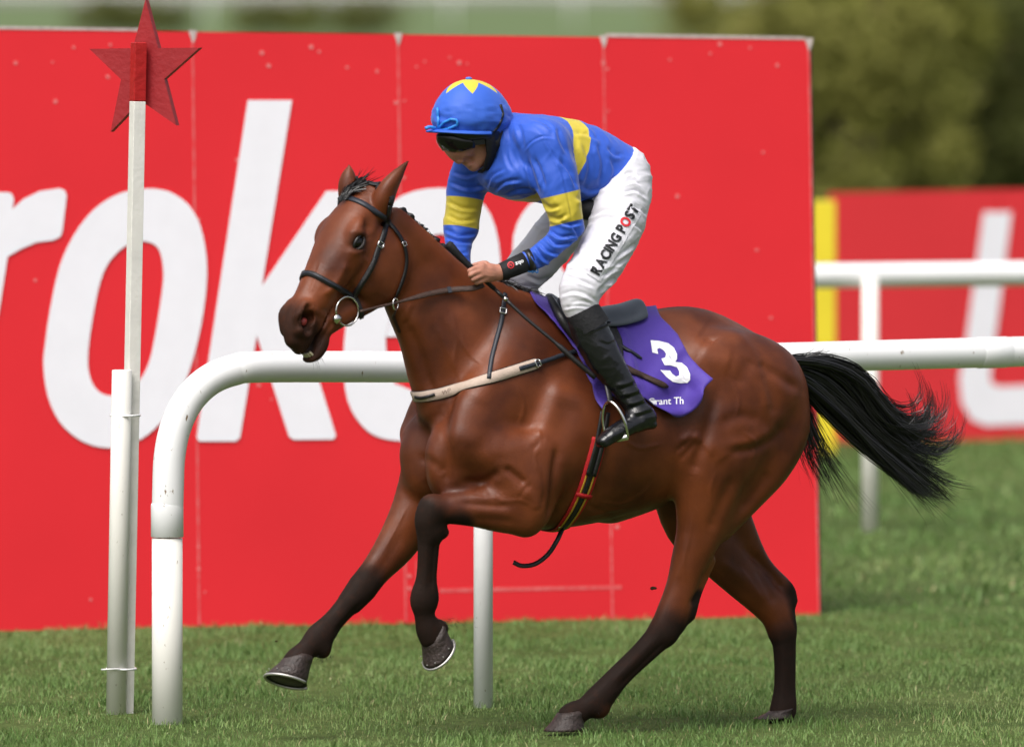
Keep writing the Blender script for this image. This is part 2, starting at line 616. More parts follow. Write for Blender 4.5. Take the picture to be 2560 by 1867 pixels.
def plate(pl, loop, off, thick, name, m, parent, smooth_n=0, hole=None):
    """flat piece standing proud of a board; the outline may be smoothed"""
    P = np.array(loop, float)
    if smooth_n:
        Pc = np.concatenate([P[-1:], P, P[:2]])
        P = catmull(Pc, smooth_n)[smooth_n:-(2 * smooth_n - 0) + smooth_n - 1 + 1][:len(loop) * smooth_n]
    front = [pl.at(x, y, off + thick) for x, y in P]
    back = [pl.at(x, y, off) for x, y in P]
    n = len(P)
    V = front + back
    Fs = [(i, n + i, n + (i + 1) % n, (i + 1) % n) for i in range(n)]
    if hole is None:
        Fs.append(tuple(range(n)))
    else:
        Hh = np.array(hole, float)
        if smooth_n:
            Hc = np.concatenate([Hh[-1:], Hh, Hh[:2]])
            Hh = catmull(Hc, smooth_n)[smooth_n:][:len(hole) * smooth_n]
        # resample the inner outline to the outer's count, starting at the nearest point
        q = np.concatenate([Hh, Hh[:1]])
        s = np.concatenate([[0], np.cumsum(np.linalg.norm(np.diff(q, axis=0), axis=1))])
        t = np.linspace(0, s[-1], n, endpoint=False)
        Hh = np.stack([np.interp(t, s, q[:, j]) for j in (0, 1)], 1)
        c = P.mean(0)
        a0 = math.atan2(*(P[0] - c)[::-1])
        k = int(np.argmin(np.abs(np.angle(np.exp(1j * (np.arctan2(Hh[:, 1] - Hh[:, 1].mean(), Hh[:, 0] - Hh[:, 0].mean()) - a0))))))
        Hh = np.roll(Hh, -k, axis=0)
        V += [pl.at(x, y, off + thick) for x, y in Hh] + [pl.at(x, y, off) for x, y in Hh]
        Fs += [(i, (i + 1) % n, 2 * n + (i + 1) % n, 2 * n + i) for i in range(n)]
        Fs += [(2 * n + i, 2 * n + (i + 1) % n, 3 * n + (i + 1) % n, 3 * n + i) for i in range(n)]
    o = obj(name, V, Fs, m, parent, False)
    bm = bmesh.new(); bm.from_mesh(o.data)
    bmesh.ops.recalc_face_normals(bm, faces=bm.faces[:])
    bm.to_mesh(o.data); bm.free()
    return o

YL, YR = 5.55, 6.75
PB = Plane(at_depth(0, 1560, YL), at_depth(2049, 1540, YR), at_depth(0, 72, YL + 0.12))
board = thing('advertising_hoarding', 'large red hoarding with giant white letters standing behind the rail', 'hoarding', at_depth(1000, 1550, 6.1))
def bx(f, top):      # joint x at the top (0) / bottom (1)
    return 2023 + (f - 3) * 513.5 if top else 2049 + (f - 3) * 516.5
def by(x, top):
    return 74 + (100 - 74) * x / 2023.0 if top else 1566 + (1545 - 1566) * x / 2049.0
SX = 5
for f in range(-3, 3 + 0):
    x0t, x1t, x0b, x1b = bx(f, 1), bx(f + 1, 1), bx(f, 0), bx(f + 1, 0)
    g = 1.2
    plate(PB, [(x0t + g, by(x0t, 1)), (x1t - g, by(x1t, 1)), (x1b - g, by(x1b, 0) + 22), (x0b + g, by(x0b, 0) + 22)], -0.03, 0.03, 'panel', M_RED, board)
    # worn joint between panels and its pale peeled top
    plate(PB, [(x1t - 4, by(x1t, 1) + 3), (x1t + 1, by(x1t, 1) + 3), (x1b + 1, by(x1b, 0)), (x1b - 4, by(x1b, 0))], 0.0006, 0.0012, 'joint_strip', M_SCUFF, board)
    plate(PB, [(x1t - 12, by(x1t, 1) - 4), (x1t + 9, by(x1t, 1) - 4), (x1t + 6, by(x1t, 1) + 14), (x1t - 1, by(x1t, 1) + 30), (x1t - 6, by(x1t, 1) + 14)], 0.0022, 0.0012, 'peeled_corner', M_WORN, board)
for x0, x1 in ((-600, 350), (bx(2, 1) + 10, bx(3, 1) - 12)):
    plate(PB, [(x0, by(x0, 1) - 9), (x1, by(x1, 1) - 7), (x1, by(x1, 1) - 0.5), (x0, by(x0, 1) - 0.5)], -0.03, 0.033, 'top_trim', M_WORN, board)
plate(PB, [(2023.5, 102), (2031, 106), (2057, 1555), (2050, 1555)], -0.06, 0.05, 'end_trim', M_DARK, board)
for x, y in [(bx(2, 1) + 30, 1464), (0, 0)][:1]:
    plate(PB, [(1100, 1471), (1553, 1463), (1553, 1471), (1100, 1480)], 0.0006, 0.001, 'scrape_mark', M_SCUFF, board)
    plate(PB, [(1040, 1400), (1043, 1400), (1043, 1482), (1040, 1482)], 0.0006, 0.001, 'scrape_mark', M_SCUFF, board)
random.seed(3)
spots = []
for f in range(-2, 3):
    for j in range(11):
        t = random.random()
        spots.append((bx(f, 1) + (bx(f, 0) - bx(f, 1)) * t + random.choice((-9, 8, 13, -2)), 110 + t * 1400))
    for j in range(5):
        spots.append((bx(f, 1) + random.uniform(30, 480), 110 + random.random() * 60))
    for j in range(6):
        spots.append((bx(f, 1) + random.uniform(30, 480), random.uniform(150, 1500)))
for x, y in spots:
    r = random.uniform(2.5, 6)
    plate(PB, [(x + r * math.cos(a), y + r * math.sin(a)) for a in np.linspace(0, 2 * math.pi, 8, endpoint=False)], 0.0005, 0.0016, 'screw_cap', M_SPOT, board)

LO, LT = 0.0035, 0.002
O_OUT = [(372, 472), (330, 476), (287, 489), (233, 525), (184, 588), (148, 668), (125, 772), (112, 862), (108, 915), (119, 991), (148, 1054), (193, 1096), (238, 1115), (278, 1119),
         (314, 1112), (354, 1096), (399, 1058), (448, 987), (479, 906), (502, 812), (515, 718), (515, 642), (500, 565), (470, 512), (430, 483), (399, 474)]
O_IN = [(365, 604), (332, 606), (296, 628), (264, 668), (244, 727), (228, 812), (220, 875), (220, 924), (233, 964), (255, 984), (278, 989), (309, 982), (345, 955), (372, 906),
        (388, 834), (401, 754), (408, 691), (403, 642), (390, 615)]
plate(PB, O_OUT, LO, LT, 'letter_o', M_WHITE, board, 3, O_IN)
plate(PB, [(-85, 481), (20, 481), (29, 485), (34, 498), (30, 523), (58, 498), (99, 478), (148, 471), (161, 476), (166, 489), (155, 579), (150, 592), (132, 601), (90, 606), (49, 624), (18, 642),
           (-51, 1090), (-60, 1103), (-148, 1103), (-156, 1092)], LO, LT, 'letter_r', M_WHITE, board)
plate(PB, [(619, 251), (729, 251), (654, 715), (815, 478), (962, 476), (742, 775), (839, 1088), (833, 1098), (735, 1099), (722, 1092), (641, 838), (599, 1094), (588, 1103), (498, 1103), (491, 1094)],
      LO, LT, 'letter_k', M_WHITE, board)
E_OUT = [(1225, 842), (1240, 765), (1250, 645), (1226, 537), (1172, 485), (1097, 470), (1010, 487), (940, 545), (892, 650), (868, 780), (858, 900), (868, 1000), (905, 1065), (950, 1094), (1010, 1103), (1100, 1101),
         (1150, 1088), (1165, 1000), (1155, 986), (1100, 985), (1040, 980), (985, 958), (966, 910), (963, 843)]
E_SM = np.concatenate([catmull(np.array(E_OUT[:15], float), 3), np.array(E_OUT[15:], float)])
E_IN = catmull(np.array([(985, 745), (1005, 680), (1028, 632), (1062, 598), (1104, 585), (1138, 602), (1150, 645), (1140, 742)], float), 3)
plate(PB, list(E_SM) + [(963, 842)] + list(E_IN) + [(986, 746), (964, 842)], LO, LT, 'letter_e', M_WHITE, board)
s_c = catmull(np.array([(1505, 560), (1440, 528), (1375, 540), (1338, 600), (1350, 690), (1410, 770), (1450, 850), (1440, 950), (1380, 1030), (1300, 1050), (1235, 1030)], float), 4)
s_t = np.gradient(s_c, axis=0); s_t /= np.linalg.norm(s_t, axis=1, keepdims=True)
s_n = np.stack([-s_t[:, 1], s_t[:, 0]], 1)
plate(PB, list(s_c + s_n * 56) + list((s_c - s_n * 56)[::-1]), LO, LT, 'letter_s', M_WHITE, board)

# the hoarding farther back, with its yellow end post
M_RED2 = panel_red('red_board_paint', (0.72, 0.035, 0.045))
M_YEL = mat('yellow_paint', (0.78, 0.62, 0.03), 0.5, noise_amt=0.1, noise_scale=4)
P2 = Plane(at_depth(2080, 1115, 23.8), at_depth(2560, 1098, 24.3), at_depth(2080, 480, 23.85))
board2 = thing('advertising_hoarding', 'low red hoarding with a white letter behind the farther rail', 'hoarding', at_depth(2400, 1110, 24.0))
for i in range(4):
    x0, x1 = 2078 + i * 420, 2078 + (i + 1) * 420
    yt = lambda x: 482 - (x - 2078) * 0.018
    yb = lambda x: 1118 - (x - 2078) * 0.030
    plate(P2, [(x0 + 1, yt(x0)), (x1 - 1, yt(x1)), (x1 - 1, yb(x1)), (x0 + 1, yb(x0))], -0.04, 0.04, 'panel', M_RED2, board2)
plate(P2, [(2458, 530), (2528, 530), (2504, 715), (2482, 884), (2474, 940), (2478, 958), (2495, 966), (2660, 960), (2652, 1058), (2464, 1064), (2428, 1050), (2404, 1008), (2398, 945), (2416, 842)], 0.003, 0.003, 'letter_l', M_WHITE, board2)
yp = Soup()
_b, _t = at_ground(2060, 1128), at_depth(2060, 502, at_ground(2060, 1128)[1])
_wd = (2089 - 2031) / F * (CAM_D + _b[1]) / 2
yp.box((_b + _t) / 2 + np.array([0, 0.03, -0.02]), _wd, 0.03, (_t[2] - _b[2]) / 2 + 0.02)
tag(yp.build('marker_board', M_YEL, None, False, 0.006), 'tall narrow yellow board standing between the two red hoardings', 'marker')

# ------------------------------------------------------------------ running rails
def pvc(name, c):
    m = mat(name, c, 0.32, 0.45, noise_amt=0.05, noise_scale=3)
    nt = m.node_tree; b = nt.nodes['Principled BSDF']
    tc = nt.nodes.new('ShaderNodeTexCoord')
    mp = nt.nodes.new('ShaderNodeMapping'); mp.inputs['Scale'].default_value = (60, 60, 26)
    nt.links.new(tc.outputs['Object'], mp.inputs['Vector'])
    n = nt.nodes.new('ShaderNodeTexNoise'); n.inputs['Scale'].default_value = 1; n.inputs['Detail'].default_value = 3
    nt.links.new(mp.outputs['Vector'], n.inputs['Vector'])
    r = nt.nodes.new('ShaderNodeMapRange'); r.inputs[1].default_value = 0.69; r.inputs[2].default_value = 0.75
    nt.links.new(n.outputs['Fac'], r.inputs['Value'])
    mx = nt.nodes.new('ShaderNodeMix'); mx.data_type = 'RGBA'
    old = b.inputs['Base Color'].links[0].from_socket
    nt.links.new(r.outputs[0], mx.inputs[0]); nt.links.new(old, mx.inputs[6]); mx.inputs[7].default_value = (0.22, 0.15, 0.09, 1)
    nt.links.new(mx.outputs[2], b.inputs['Base Color'])
    return m
M_PVC = pvc('white_pvc', (0.84, 0.84, 0.85))
M_PVC2 = pvc('ivory_pvc', (0.82, 0.80, 0.75))

rail = thing('running_rail', 'white plastic running rail bending down to the turf behind the horse', 'rail', at_ground(418, 1800))
R1 = 0.0597
y0 = at_ground(418, 1800)[1]
foot = at_ground(418, 1800)
path = [at_depth(418, 1325, y0), at_depth(420, 1230, y0), at_depth(424, 1140, y0 + 0.01), at_depth(440, 1065, y0 + 0.03), at_depth(472, 1000, y0 + 0.06), at_depth(522, 951, y0 + 0.10),
        at_depth(585, 925, y0 + 0.15), at_depth(660, 917, y0 + 0.22), at_depth(1000, 917, 0.50), at_depth(1205, 916, 0.70), at_depth(2560, 879, 2.1), at_depth(3300, 868, 2.85), at_depth(4300, 850, 4.0)]
s = Soup(); s.tube(catmull(path, 6), R1, 28); s.build('rail_pipe', M_PVC, rail, True)
s = Soup(); s.tube([foot - [0, 0, 0.15], at_depth(418, 1345, y0)], R1 * 0.97, 28); s.build('post', M_PVC2, rail, True)
s = Soup(); s.tube([at_depth(418, 1342, y0), at_depth(418, 1341, y0), at_depth(418, 1262, y0), at_depth(418, 1258, y0)], [R1 * 1.0, R1 * 1.03, R1 * 1.03, R1 * 1.005], 28); s.build('collar', M_PVC, rail, True)
for px, py, d in ((1208, 1764, 0.70), (2950, 1690, 2.48)):
    b_ = at_ground(px, py)
    b_[1] = d
    t_ = at_depth(px, 930, d)
    s = Soup(); s.tube([np.array([t_[0], d, -0.15]), t_], 0.0375, 22); s.build('post', M_PVC2 if px > 2000 else M_PVC, rail, True)
for px in (1560, 2480):
    a_ = catmull(path, 6)
    d = 0.70 + (px - 1205) / 1355 * 1.4
    c_ = at_depth(px, 916 - (px - 1205) / 1355 * 37, d)
    dr = np.array([1, 0.0, 0]) + np.array([0, 1.4 / 2.13 * 0.66, 0]); dr = (at_depth(2560, 879, 2.1) - at_depth(1205, 916, 0.70)); dr /= np.linalg.norm(dr)
    s = Soup(); s.tube([c_ - dr * 0.07, c_ - dr * 0.065, c_ + dr * 0.065, c_ + dr * 0.07], [R1, R1 * 1.04, R1 * 1.04, R1], 28); s.build('collar', M_PVC, rail, True)

rail2 = thing('running_rail', 'white running rail on a post farther back beyond the large hoarding', 'rail', at_ground(2175, 1322))
Y2 = at_ground(2175, 1322)[1]
s = Soup(); s.tube([at_depth(1300, 698, Y2 - 0.5), at_depth(2040, 690, Y2), at_depth(2560, 684, Y2 + 0.3), at_depth(4200, 668, Y2 + 1.2)], 0.0617, 24); s.build('rail_pipe', M_PVC, rail2, True)
for px in (1300, 2175, 3050, 3900):
    g_ = at_ground(px, 1322)
    s = Soup(); s.tube([g_ - [0, 0, 0.15], [g_[0], g_[1], 1.25]], 0.043, 20); s.build('post', M_PVC2, rail2, True)

# ------------------------------------------------------------------ the winning post with its star
M_TIMBER = mat('painted_timber', (0.78, 0.76, 0.71), 0.6, noise_amt=0.12, noise_scale=9, bump=0.2, bump_scale=60)
M_STAR = mat('star_paint', (0.32, 0.015, 0.020), 0.5, noise_amt=0.12, noise_scale=12, bump=0.3, bump_scale=40)
M_STAR2 = mat('post_top_paint', (0.44, 0.010, 0.010), 0.5, noise_amt=0.15, noise_scale=25, bump=0.3, bump_scale=45)
ypost = 0.45
wp = thing('winning_post', 'white timber winning post topped by a red wooden star', 'post', at_ground(314, 1770))
bot, top = at_depth(314, 1772, ypost), at_depth(344, 254, ypost)
ax = (top - bot) / np.linalg.norm(top - bot)
rot = math.radians(24)
uu = np.array([math.cos(rot), math.sin(rot), 0]); uu -= ax * (uu @ ax); uu /= np.linalg.norm(uu)
vv = np.cross(ax, uu)
Mx = np.stack([uu, vv, ax])
Lp = np.linalg.norm(top - bot)
s = Soup(); s.box(bot + ax * (Lp / 2 - 0.1), 0.0245, 0.0245, Lp / 2 + 0.1, Mx); s.build('timber', M_TIMBER, wp, False, 0.003)
s = Soup(); s.box(top + ax * 0.113, 0.0247, 0.0247, 0.112, Mx); s.build('painted_top', M_STAR2, wp, False, 0.003)
star = [(364, -1), (396, 121), (499, 120), (411, 198), (441, 314), (352, 252), (277, 330), (303, 199), (224, 123), (333, 121)]
PS = Plane(at_depth(224, 123, ypost + 0.11), at_depth(499, 120, ypost - 0.05), at_depth(352, 330, ypost + 0.03))
plate(PS, star, -0.030, 0.032, 'star', M_STAR, wp)

stub = thing('plastic_post', 'short white plastic pipe tied against the foot of the winning post', 'post', at_ground(291, 1770))
s = Soup(); s.tube([at_depth(290, 1800, ypost - 0.055), at_depth(305, 926, ypost - 0.055), at_depth(305, 924.5, ypost - 0.055)], [0.0385, 0.0385, 0.035], 24); s.build('pipe', M_PVC2, stub, True)
for py, xo in ((1038, 303), (1671, 293)):
    c_ = at_depth(xo + 10, py, ypost - 0.03)
    s = Soup()
    s.tube([c_ + np.array([0.056 * math.cos(a), 0.066 * math.sin(a) + 0.005, 0.0]) for a in np.linspace(-math.pi, math.pi * 0.98, 30)], 0.0045, 6)
    s.build('cable_tie', M_PVC, stub, True)
s = Soup(); s.tube([at_depth(300, 1671, ypost - 0.10), at_depth(253, 1673, ypost - 0.10)], 0.003, 6); s.build('cable_tie', M_PVC, stub, True)

# ------------------------------------------------------------------ far background
M_FARGRASS = mat('far_grass', (0.115, 0.165, 0.058), 0.9, noise_amt=0.35, noise_scale=0.15)
M_PATH = mat('far_path', (0.24, 0.215, 0.21), 0.9, noise_amt=0.2, noise_scale=0.2)
tag(obj('far_field', [(-400, 75, 0.02), (400, 75, 0.02), (500, 515, 0.02), (-500, 515, 0.02)], [(0, 1, 2, 3)], M_FARGRASS), kind='structure')
tag(obj('far_road', [(-400, 520, 0.03), (400, 520, 0.03), (500, 680, 0.03), (-500, 680, 0.03)], [(0, 1, 2, 3)], M_PATH), kind='structure')
for k, (D, lab) in enumerate(((330, 'distant white rail on thin posts beyond the large hoarding'),)):
    r_ = thing('running_rail', lab, 'rail', (0, D, 0))
    s = Soup(); s.tube([(-60, D, 1.28), (60, D, 1.3)], 0.06, 10); s.build('rail_pipe', M_PVC, r_, True)
    for j in range(16):
        x = -30 + j * 4.0 + 1.3 * k
        s = Soup(); s.tube([(x, D, -0.1), (x, D, 1.25)], 0.04, 8); s.build('post', M_PVC, r_, True)

def leaf_mat(name, a, b):
    m = bpy.data.materials.new(name); m.use_nodes = True
    nt = m.node_tree; bs = nt.nodes['Principled BSDF']
    at = nt.nodes.new('ShaderNodeAttribute'); at.attribute_name = 'tint'
    mx = nt.nodes.new('ShaderNodeMix'); mx.data_type = 'RGBA'
    mx.inputs[6].default_value = (*a, 1); mx.inputs[7].default_value = (*b, 1)
    nt.links.new(at.outputs['Fac'], mx.inputs[0]); nt.links.new(mx.outputs[2], bs.inputs['Base Color'])
    bs.inputs['Roughness'].default_value = 0.6
    bs.inputs['Specular IOR Level'].default_value = 0.08
    tr = nt.nodes.new('ShaderNodeBsdfTranslucent'); nt.links.new(mx.outputs[2], tr.inputs['Color'])
    ms = nt.nodes.new('ShaderNodeMixShader'); ms.inputs[0].default_value = 0.45
    nt.links.new(bs.outputs[0], ms.inputs[1]); nt.links.new(tr.outputs[0], ms.inputs[2])
    nt.links.new(ms.outputs[0], nt.nodes['Material Output'].inputs['Surface'])
    return m
M_BARK = mat('bark', (0.16, 0.12, 0.085), 0.9, noise_amt=0.4, noise_scale=12, bump=0.6, bump_scale=20)

def tree(name, label, cat, x, y, hgt, wid, m, group, n=3200, low=0.08, leaf=0.13, limbs=7):
    t = thing(name, label, cat, (x, y, 0), group)
    s = Soup()
    top = np.array([x + RNG.normal() * 0.2, y, hgt * 0.75])
    s.tube([(x, y, -0.1), (x + 0.05, y, hgt * 0.3), tuple(top)], [0.045 * hgt * 0.5, 0.03 * hgt * 0.5, 0.02], 8)
    ends = []
    for j in range(limbs):
        f = RNG.uniform(0.12, 0.6)
        a = RNG.uniform(0, 6.28)
        p0 = np.array([x, y, hgt * f])
        p2 = p0 + np.array([math.cos(a) * wid * RNG.uniform(0.25, 0.45), math.sin(a) * wid * RNG.uniform(0.25, 0.45), hgt * RNG.uniform(0.1, 0.32)])
        s.tube([p0, (p0 + p2) / 2 + RNG.normal(size=3) * 0.08, p2], [0.05, 0.03, 0.012], 6)
        ends.append(p2)
    s.build('trunk', M_BARK, t, True)
    cl = []
    for j in range(80):
        z = hgt * (low + (0.97 - low) * RNG.random())
        f = (z / hgt - low) / (1 - low)
        r = wid * 0.5 * (0.55 + 0.9 * f * (1 - f) * 2) * math.sqrt(RNG.random())
        a = RNG.uniform(0, 6.28)
        cl.append((x + r * math.cos(a), y + r * math.sin(a), z, RNG.uniform(0.22, 0.42) * min(1, wid / 3), RNG.uniform(0.25, 0.75)))
    cl += [(e[0], e[1], e[2], 0.4 * min(1, wid / 3), RNG.random()) for e in ends]
    cl = np.array(cl)
    k = RNG.integers(0, len(cl), n)
    d = RNG.normal(size=(n, 3)); d /= np.linalg.norm(d, axis=1, keepdims=True)
    P = cl[k, :3] + d * (cl[k, 3] * RNG.random(n) ** 0.4)[:, None]
    P[:, 2] = np.maximum(P[:, 2], 0.03)
    u = RNG.normal(size=(n, 3)); u /= np.linalg.norm(u, axis=1, keepdims=True)
    v = np.cross(u, RNG.normal(size=(n, 3))); v /= np.linalg.norm(v, axis=1, keepdims=True)
    sz = leaf * RNG.uniform(0.6, 1.4, n)[:, None]
    V = np.stack([P - u * sz * 0.5, P + v * sz * 0.28, P + u * sz * 0.5, P - v * sz * 0.28], 1).reshape(-1, 3)
    i = np.arange(n) * 4
    o = obj('crown', V, np.stack([i, i + 1, i + 2, i + 3], 1), m, t, False)
    a = o.data.attributes.new('tint', 'FLOAT', 'POINT')
    a.data.foreach_set('value', np.repeat(np.clip(cl[k, 4] * 0.7 + 0.15 + 0.15 * RNG.normal(size=n), 0, 1), 4).astype(np.float32))
    return t
LM = [leaf_mat('olive_leaf', (0.20, 0.20, 0.050), (0.27, 0.26, 0.072)), leaf_mat('dark_leaf', (0.125, 0.140, 0.042), (0.175, 0.185, 0.060)),
      leaf_mat('brown_leaf', (0.21, 0.165, 0.070), (0.27, 0.215, 0.095)), leaf_mat('fresh_leaf', (0.23, 0.235, 0.055), (0.29, 0.290, 0.075))]
def tx(px, D):
    return (px - 1280) / F * D
for px, D, hgt, wid, mi, lab, kind in (
        (2060, 88, 2.45, 2.3, 0, 'low olive bush just beyond the edge of the large hoarding', 'bush'),
        (2190, 96, 2.9, 2.0, 3, 'yellow-green bush behind the low red hoarding', 'bush'),
        (2330, 100, 3.3, 2.2, 2, 'brownish thicket with bare stems above the low red hoarding', 'bush'),
        (2470, 98, 3.5, 2.4, 1, 'tall dark bush rising to the top edge behind the low hoarding', 'bush'),
        (2590, 104, 4.2, 2.6, 1, 'dark green tree at the edge of the picture', 'tree'),
        (2270, 112, 3.2, 3.0, 1, 'dark bush showing between the yellow-green and brown ones', 'bush'),
        (1880, 122, 2.35, 3.2, 0, 'olive bush whose top shows just over the large hoarding', 'bush'),
        (2120, 120, 2.9, 2.8, 2, 'dull brown bush standing behind the low olive bush', 'bush'),
        (2420, 118, 4.0, 3.0, 3, 'pale green tree behind the brown thicket', 'tree')):
    tree('bush' if kind == 'bush' else 'tree', lab, kind, tx(px, D), D - CAM_D, hgt, wid, LM[mi], 'bushes and trees beyond the track', n=13000, leaf=0.085)
for px, D, hgt, wid, lab in ((300, 345, 1.15, 3.0, 'small dark shrub far off beside the star'), (400, 352, 0.9, 2.0, 'tiny dark shrub far off at the right point of the star'),
                             (690, 345, 0.95, 3.2, 'faint dark shrub far off above the tall white letter'), (860, 340, 1.25, 4.0, 'wide dark shrub far off above the horse ears')):
    tree('shrub', lab, 'shrub', tx(px, D), D - CAM_D, hgt, wid, LM[1], 'distant shrubs on the far field', n=1500, leaf=0.22, limbs=3)
# ------------------------------------------------------------------ the horse
def hc(rows):
    """rows: pixel x, pixel y, s, radius sideways, radius in the plane -> limb nodes in the horse frame"""
    return [list(H(r[0], r[1], r[2])) + [r[3], r[4]] for r in rows]

# the head's own frame: along the face, out of the forehead, sideways
HEAD_YAW, HEAD_PITCH = math.radians(40), math.radians(52)
_fh = np.array([-math.cos(HEAD_YAW), -math.sin(HEAD_YAW), 0.0])
_hl = np.array([math.sin(HEAD_YAW), -math.cos(HEAD_YAW), 0.0])
HA = (math.cos(HEAD_PITCH) * _fh - math.sin(HEAD_PITCH) * HU) @ HB.T
HN = (math.sin(HEAD_PITCH) * _fh + math.cos(HEAD_PITCH) * HU) @ HB.T
HE = _hl @ HB.T
HSC = 1.0
HP = H(897, 482, 0.045)

def Hd(t, d, e):
    return HP + HSC * (t * HA + d * HN + e * HE)

for _ in range(3):       # the poll sits where the near eye falls on its place
    _e = project(to_world(Hd(0.190, -0.048, 0.105)))
    _p = project(to_world(HP))
    HP = H(_p[0] + 896 - _e[0], _p[1] + 606 - _e[1], 0.045)

def hdc(rows):
    return [list(Hd(*r[:3])) + [r[3] * HSC, r[4] * HSC] for r in rows]

def grow_horse():
    fd = Field((-1.25, -0.42, -0.02), (1.32, 0.45, 2.22), 0.0065)
    # trunk: l, belly z, top z, half width
    fd.loft([(-1.02, 1.13, 1.30, 0.06), (-0.95, 1.03, 1.37, 0.15), (-0.82, 0.98, 1.45, 0.22), (-0.66, 0.93, 1.525, 0.265),
             (-0.52, 0.87, 1.545, 0.275), (-0.38, 0.815, 1.52, 0.275), (-0.20, 0.775, 1.50, 0.285), (-0.02, 0.752, 1.53, 0.275),
             (0.12, 0.752, 1.575, 0.245), (0.26, 0.80, 1.54, 0.205), (0.40, 0.88, 1.42, 0.16), (0.50, 0.98, 1.28, 0.09)], k=0.05)
    # withers ridge and spine
    fd.chain([list((0.30, 0, 1.50)) + [0.045, 0.07], list((0.14, 0, 1.555)) + [0.045, 0.06], list((-0.06, 0, 1.50)) + [0.05, 0.06],
              list((-0.40, 0, 1.485)) + [0.07, 0.06], list((-0.62, 0, 1.485)) + [0.07, 0.06], list((-0.85, 0, 1.395)) + [0.06, 0.05],
              list((-0.99, 0, 1.31)) + [0.045, 0.045]], k=0.07)
    # neck
    fd.chain(hc([(962, 590, 0.03, 0.066, 0.105), (1032, 690, 0.015, 0.068, 0.150), (1097, 778, 0.012, 0.092, 0.195),
                 (1162, 850, 0.0, 0.132, 0.255), (1245, 925, 0.0, 0.17, 0.29)]), k=0.06, blur=3)
    # neck crest and windpipe
    fd.chain(hc([(985, 545, 0.05, 0.034, 0.038), (1060, 612, 0.03, 0.030, 0.038), (1140, 692, 0.012, 0.034, 0.042), (1230, 750, 0.0, 0.05, 0.055)]), k=0.05)
    fd.chain(hc([(1000, 770, 0.035, 0.045, 0.035), (1035, 845, 0.018, 0.05, 0.042), (1062, 930, 0.0, 0.065, 0.06), (1095, 1015, 0, 0.09, 0.08)]), k=0.05)
    # throat
    fd.chain(hc([(965, 640, 0.03, 0.05, 0.085), (990, 715, 0.02, 0.045, 0.06)]), k=0.05)
    for s in (1, -1):
        # shoulder blade, point of shoulder, breast
        fd.chain([[0.12, s * 0.095, 1.47, 0.07, 0.12], [0.24, s * 0.150, 1.32, 0.072, 0.150], [0.36, s * 0.175, 1.18, 0.072, 0.145],
                  [0.44, s * 0.185, 1.08, 0.075, 0.11]], k=0.06, blur=2)
        fd.blob((0.43, s * 0.105, 1.03), (0.145, 0.105, 0.155), k=0.05)
        fd.blob((0.455, s * 0.10, 0.955), (0.105, 0.085, 0.10), k=0.03)
        # triceps
        fd.chain([[0.03, s * 0.215, 1.22, 0.06, 0.11], [0.11, s * 0.225, 1.06, 0.07, 0.11], [0.19, s * 0.22, 0.92, 0.06, 0.10]], k=0.05, blur=2)
        # loin and hip point
        fd.blob((-0.60, s * 0.19, 1.36), (0.13, 0.07, 0.10), k=0.08)
        # gluteal mass and buttock
        fd.blob((-0.72, s * 0.135, 1.25), (0.27, 0.15, 0.22), k=0.06)
        fd.blob((-0.62, s * 0.17, 1.10), (0.24, 0.12, 0.22), k=0.06)
    # ---- near foreleg, folded
    fd.chain(hc([(1345, 1130, 0.235, 0.075, 0.105), (1338, 1210, 0.235, 0.075, 0.09), (1326, 1270, 0.225, 0.07, 0.085), (1316, 1298, 0.22, 0.058, 0.065)]), k=0.035)
    fd.chain(hc([(1255, 1130, 0.21, 0.08, 0.10), (1290, 1210, 0.215, 0.08, 0.10)]), k=0.05)
    fd.chain(hc([(1312, 1275, 0.22, 0.068, 0.095), (1245, 1270, 0.205, 0.066, 0.088), (1180, 1270, 0.19, 0.055, 0.068),
                 (1118, 1272, 0.175, 0.048, 0.055), (1080, 1274, 0.165, 0.048, 0.052)]), k=0.03)
    fd.chain(hc([(1082, 1270, 0.165, 0.05, 0.052), (1072, 1300, 0.16, 0.05, 0.054), (1076, 1335, 0.155, 0.043, 0.046)]), k=0.02)
    fd.chain(hc([(1093, 1320, 0.16, 0.035, 0.035), (1105, 1330, 0.16, 0.03, 0.025)]), k=0.02)
    fd.chain(hc([(1073, 1330, 0.155, 0.040, 0.044), (1070, 1390, 0.145, 0.032, 0.040), (1066, 1445, 0.135, 0.033, 0.040),
                 (1061, 1497, 0.125, 0.043, 0.056), (1061, 1535, 0.118, 0.034, 0.039), (1070, 1570, 0.11, 0.044, 0.046), (1078, 1592, 0.108, 0.045, 0.046)]), k=0.015)
    fd.blob(H(1100, 1570, 0.11), (0.03, 0.035, 0.03), k=0.03)
    # ---- far foreleg, reaching
    fd.chain(hc([(1110, 1120, -0.18, 0.085, 0.13), (1075, 1200, -0.165, 0.08, 0.12), (1035, 1285, -0.155, 0.07, 0.095), (990, 1362, -0.145, 0.058, 0.078),
                 (940, 1425, -0.14, 0.048, 0.058), (908, 1466, -0.135, 0.049, 0.056), (880, 1502, -0.135, 0.042, 0.047)]), k=0.03)
    fd.chain(hc([(905, 1470, -0.135, 0.044, 0.05), (868, 1512, -0.135, 0.034, 0.043), (833, 1552, -0.13, 0.033, 0.041),
                 (797, 1594, -0.125, 0.043, 0.053), (768, 1622, -0.12, 0.034, 0.040), (748, 1645, -0.12, 0.045, 0.048), (738, 1657, -0.12, 0.046, 0.049)]), k=0.015)
    fd.blob(H(808, 1625, -0.122), (0.025, 0.03, 0.03), k=0.03)
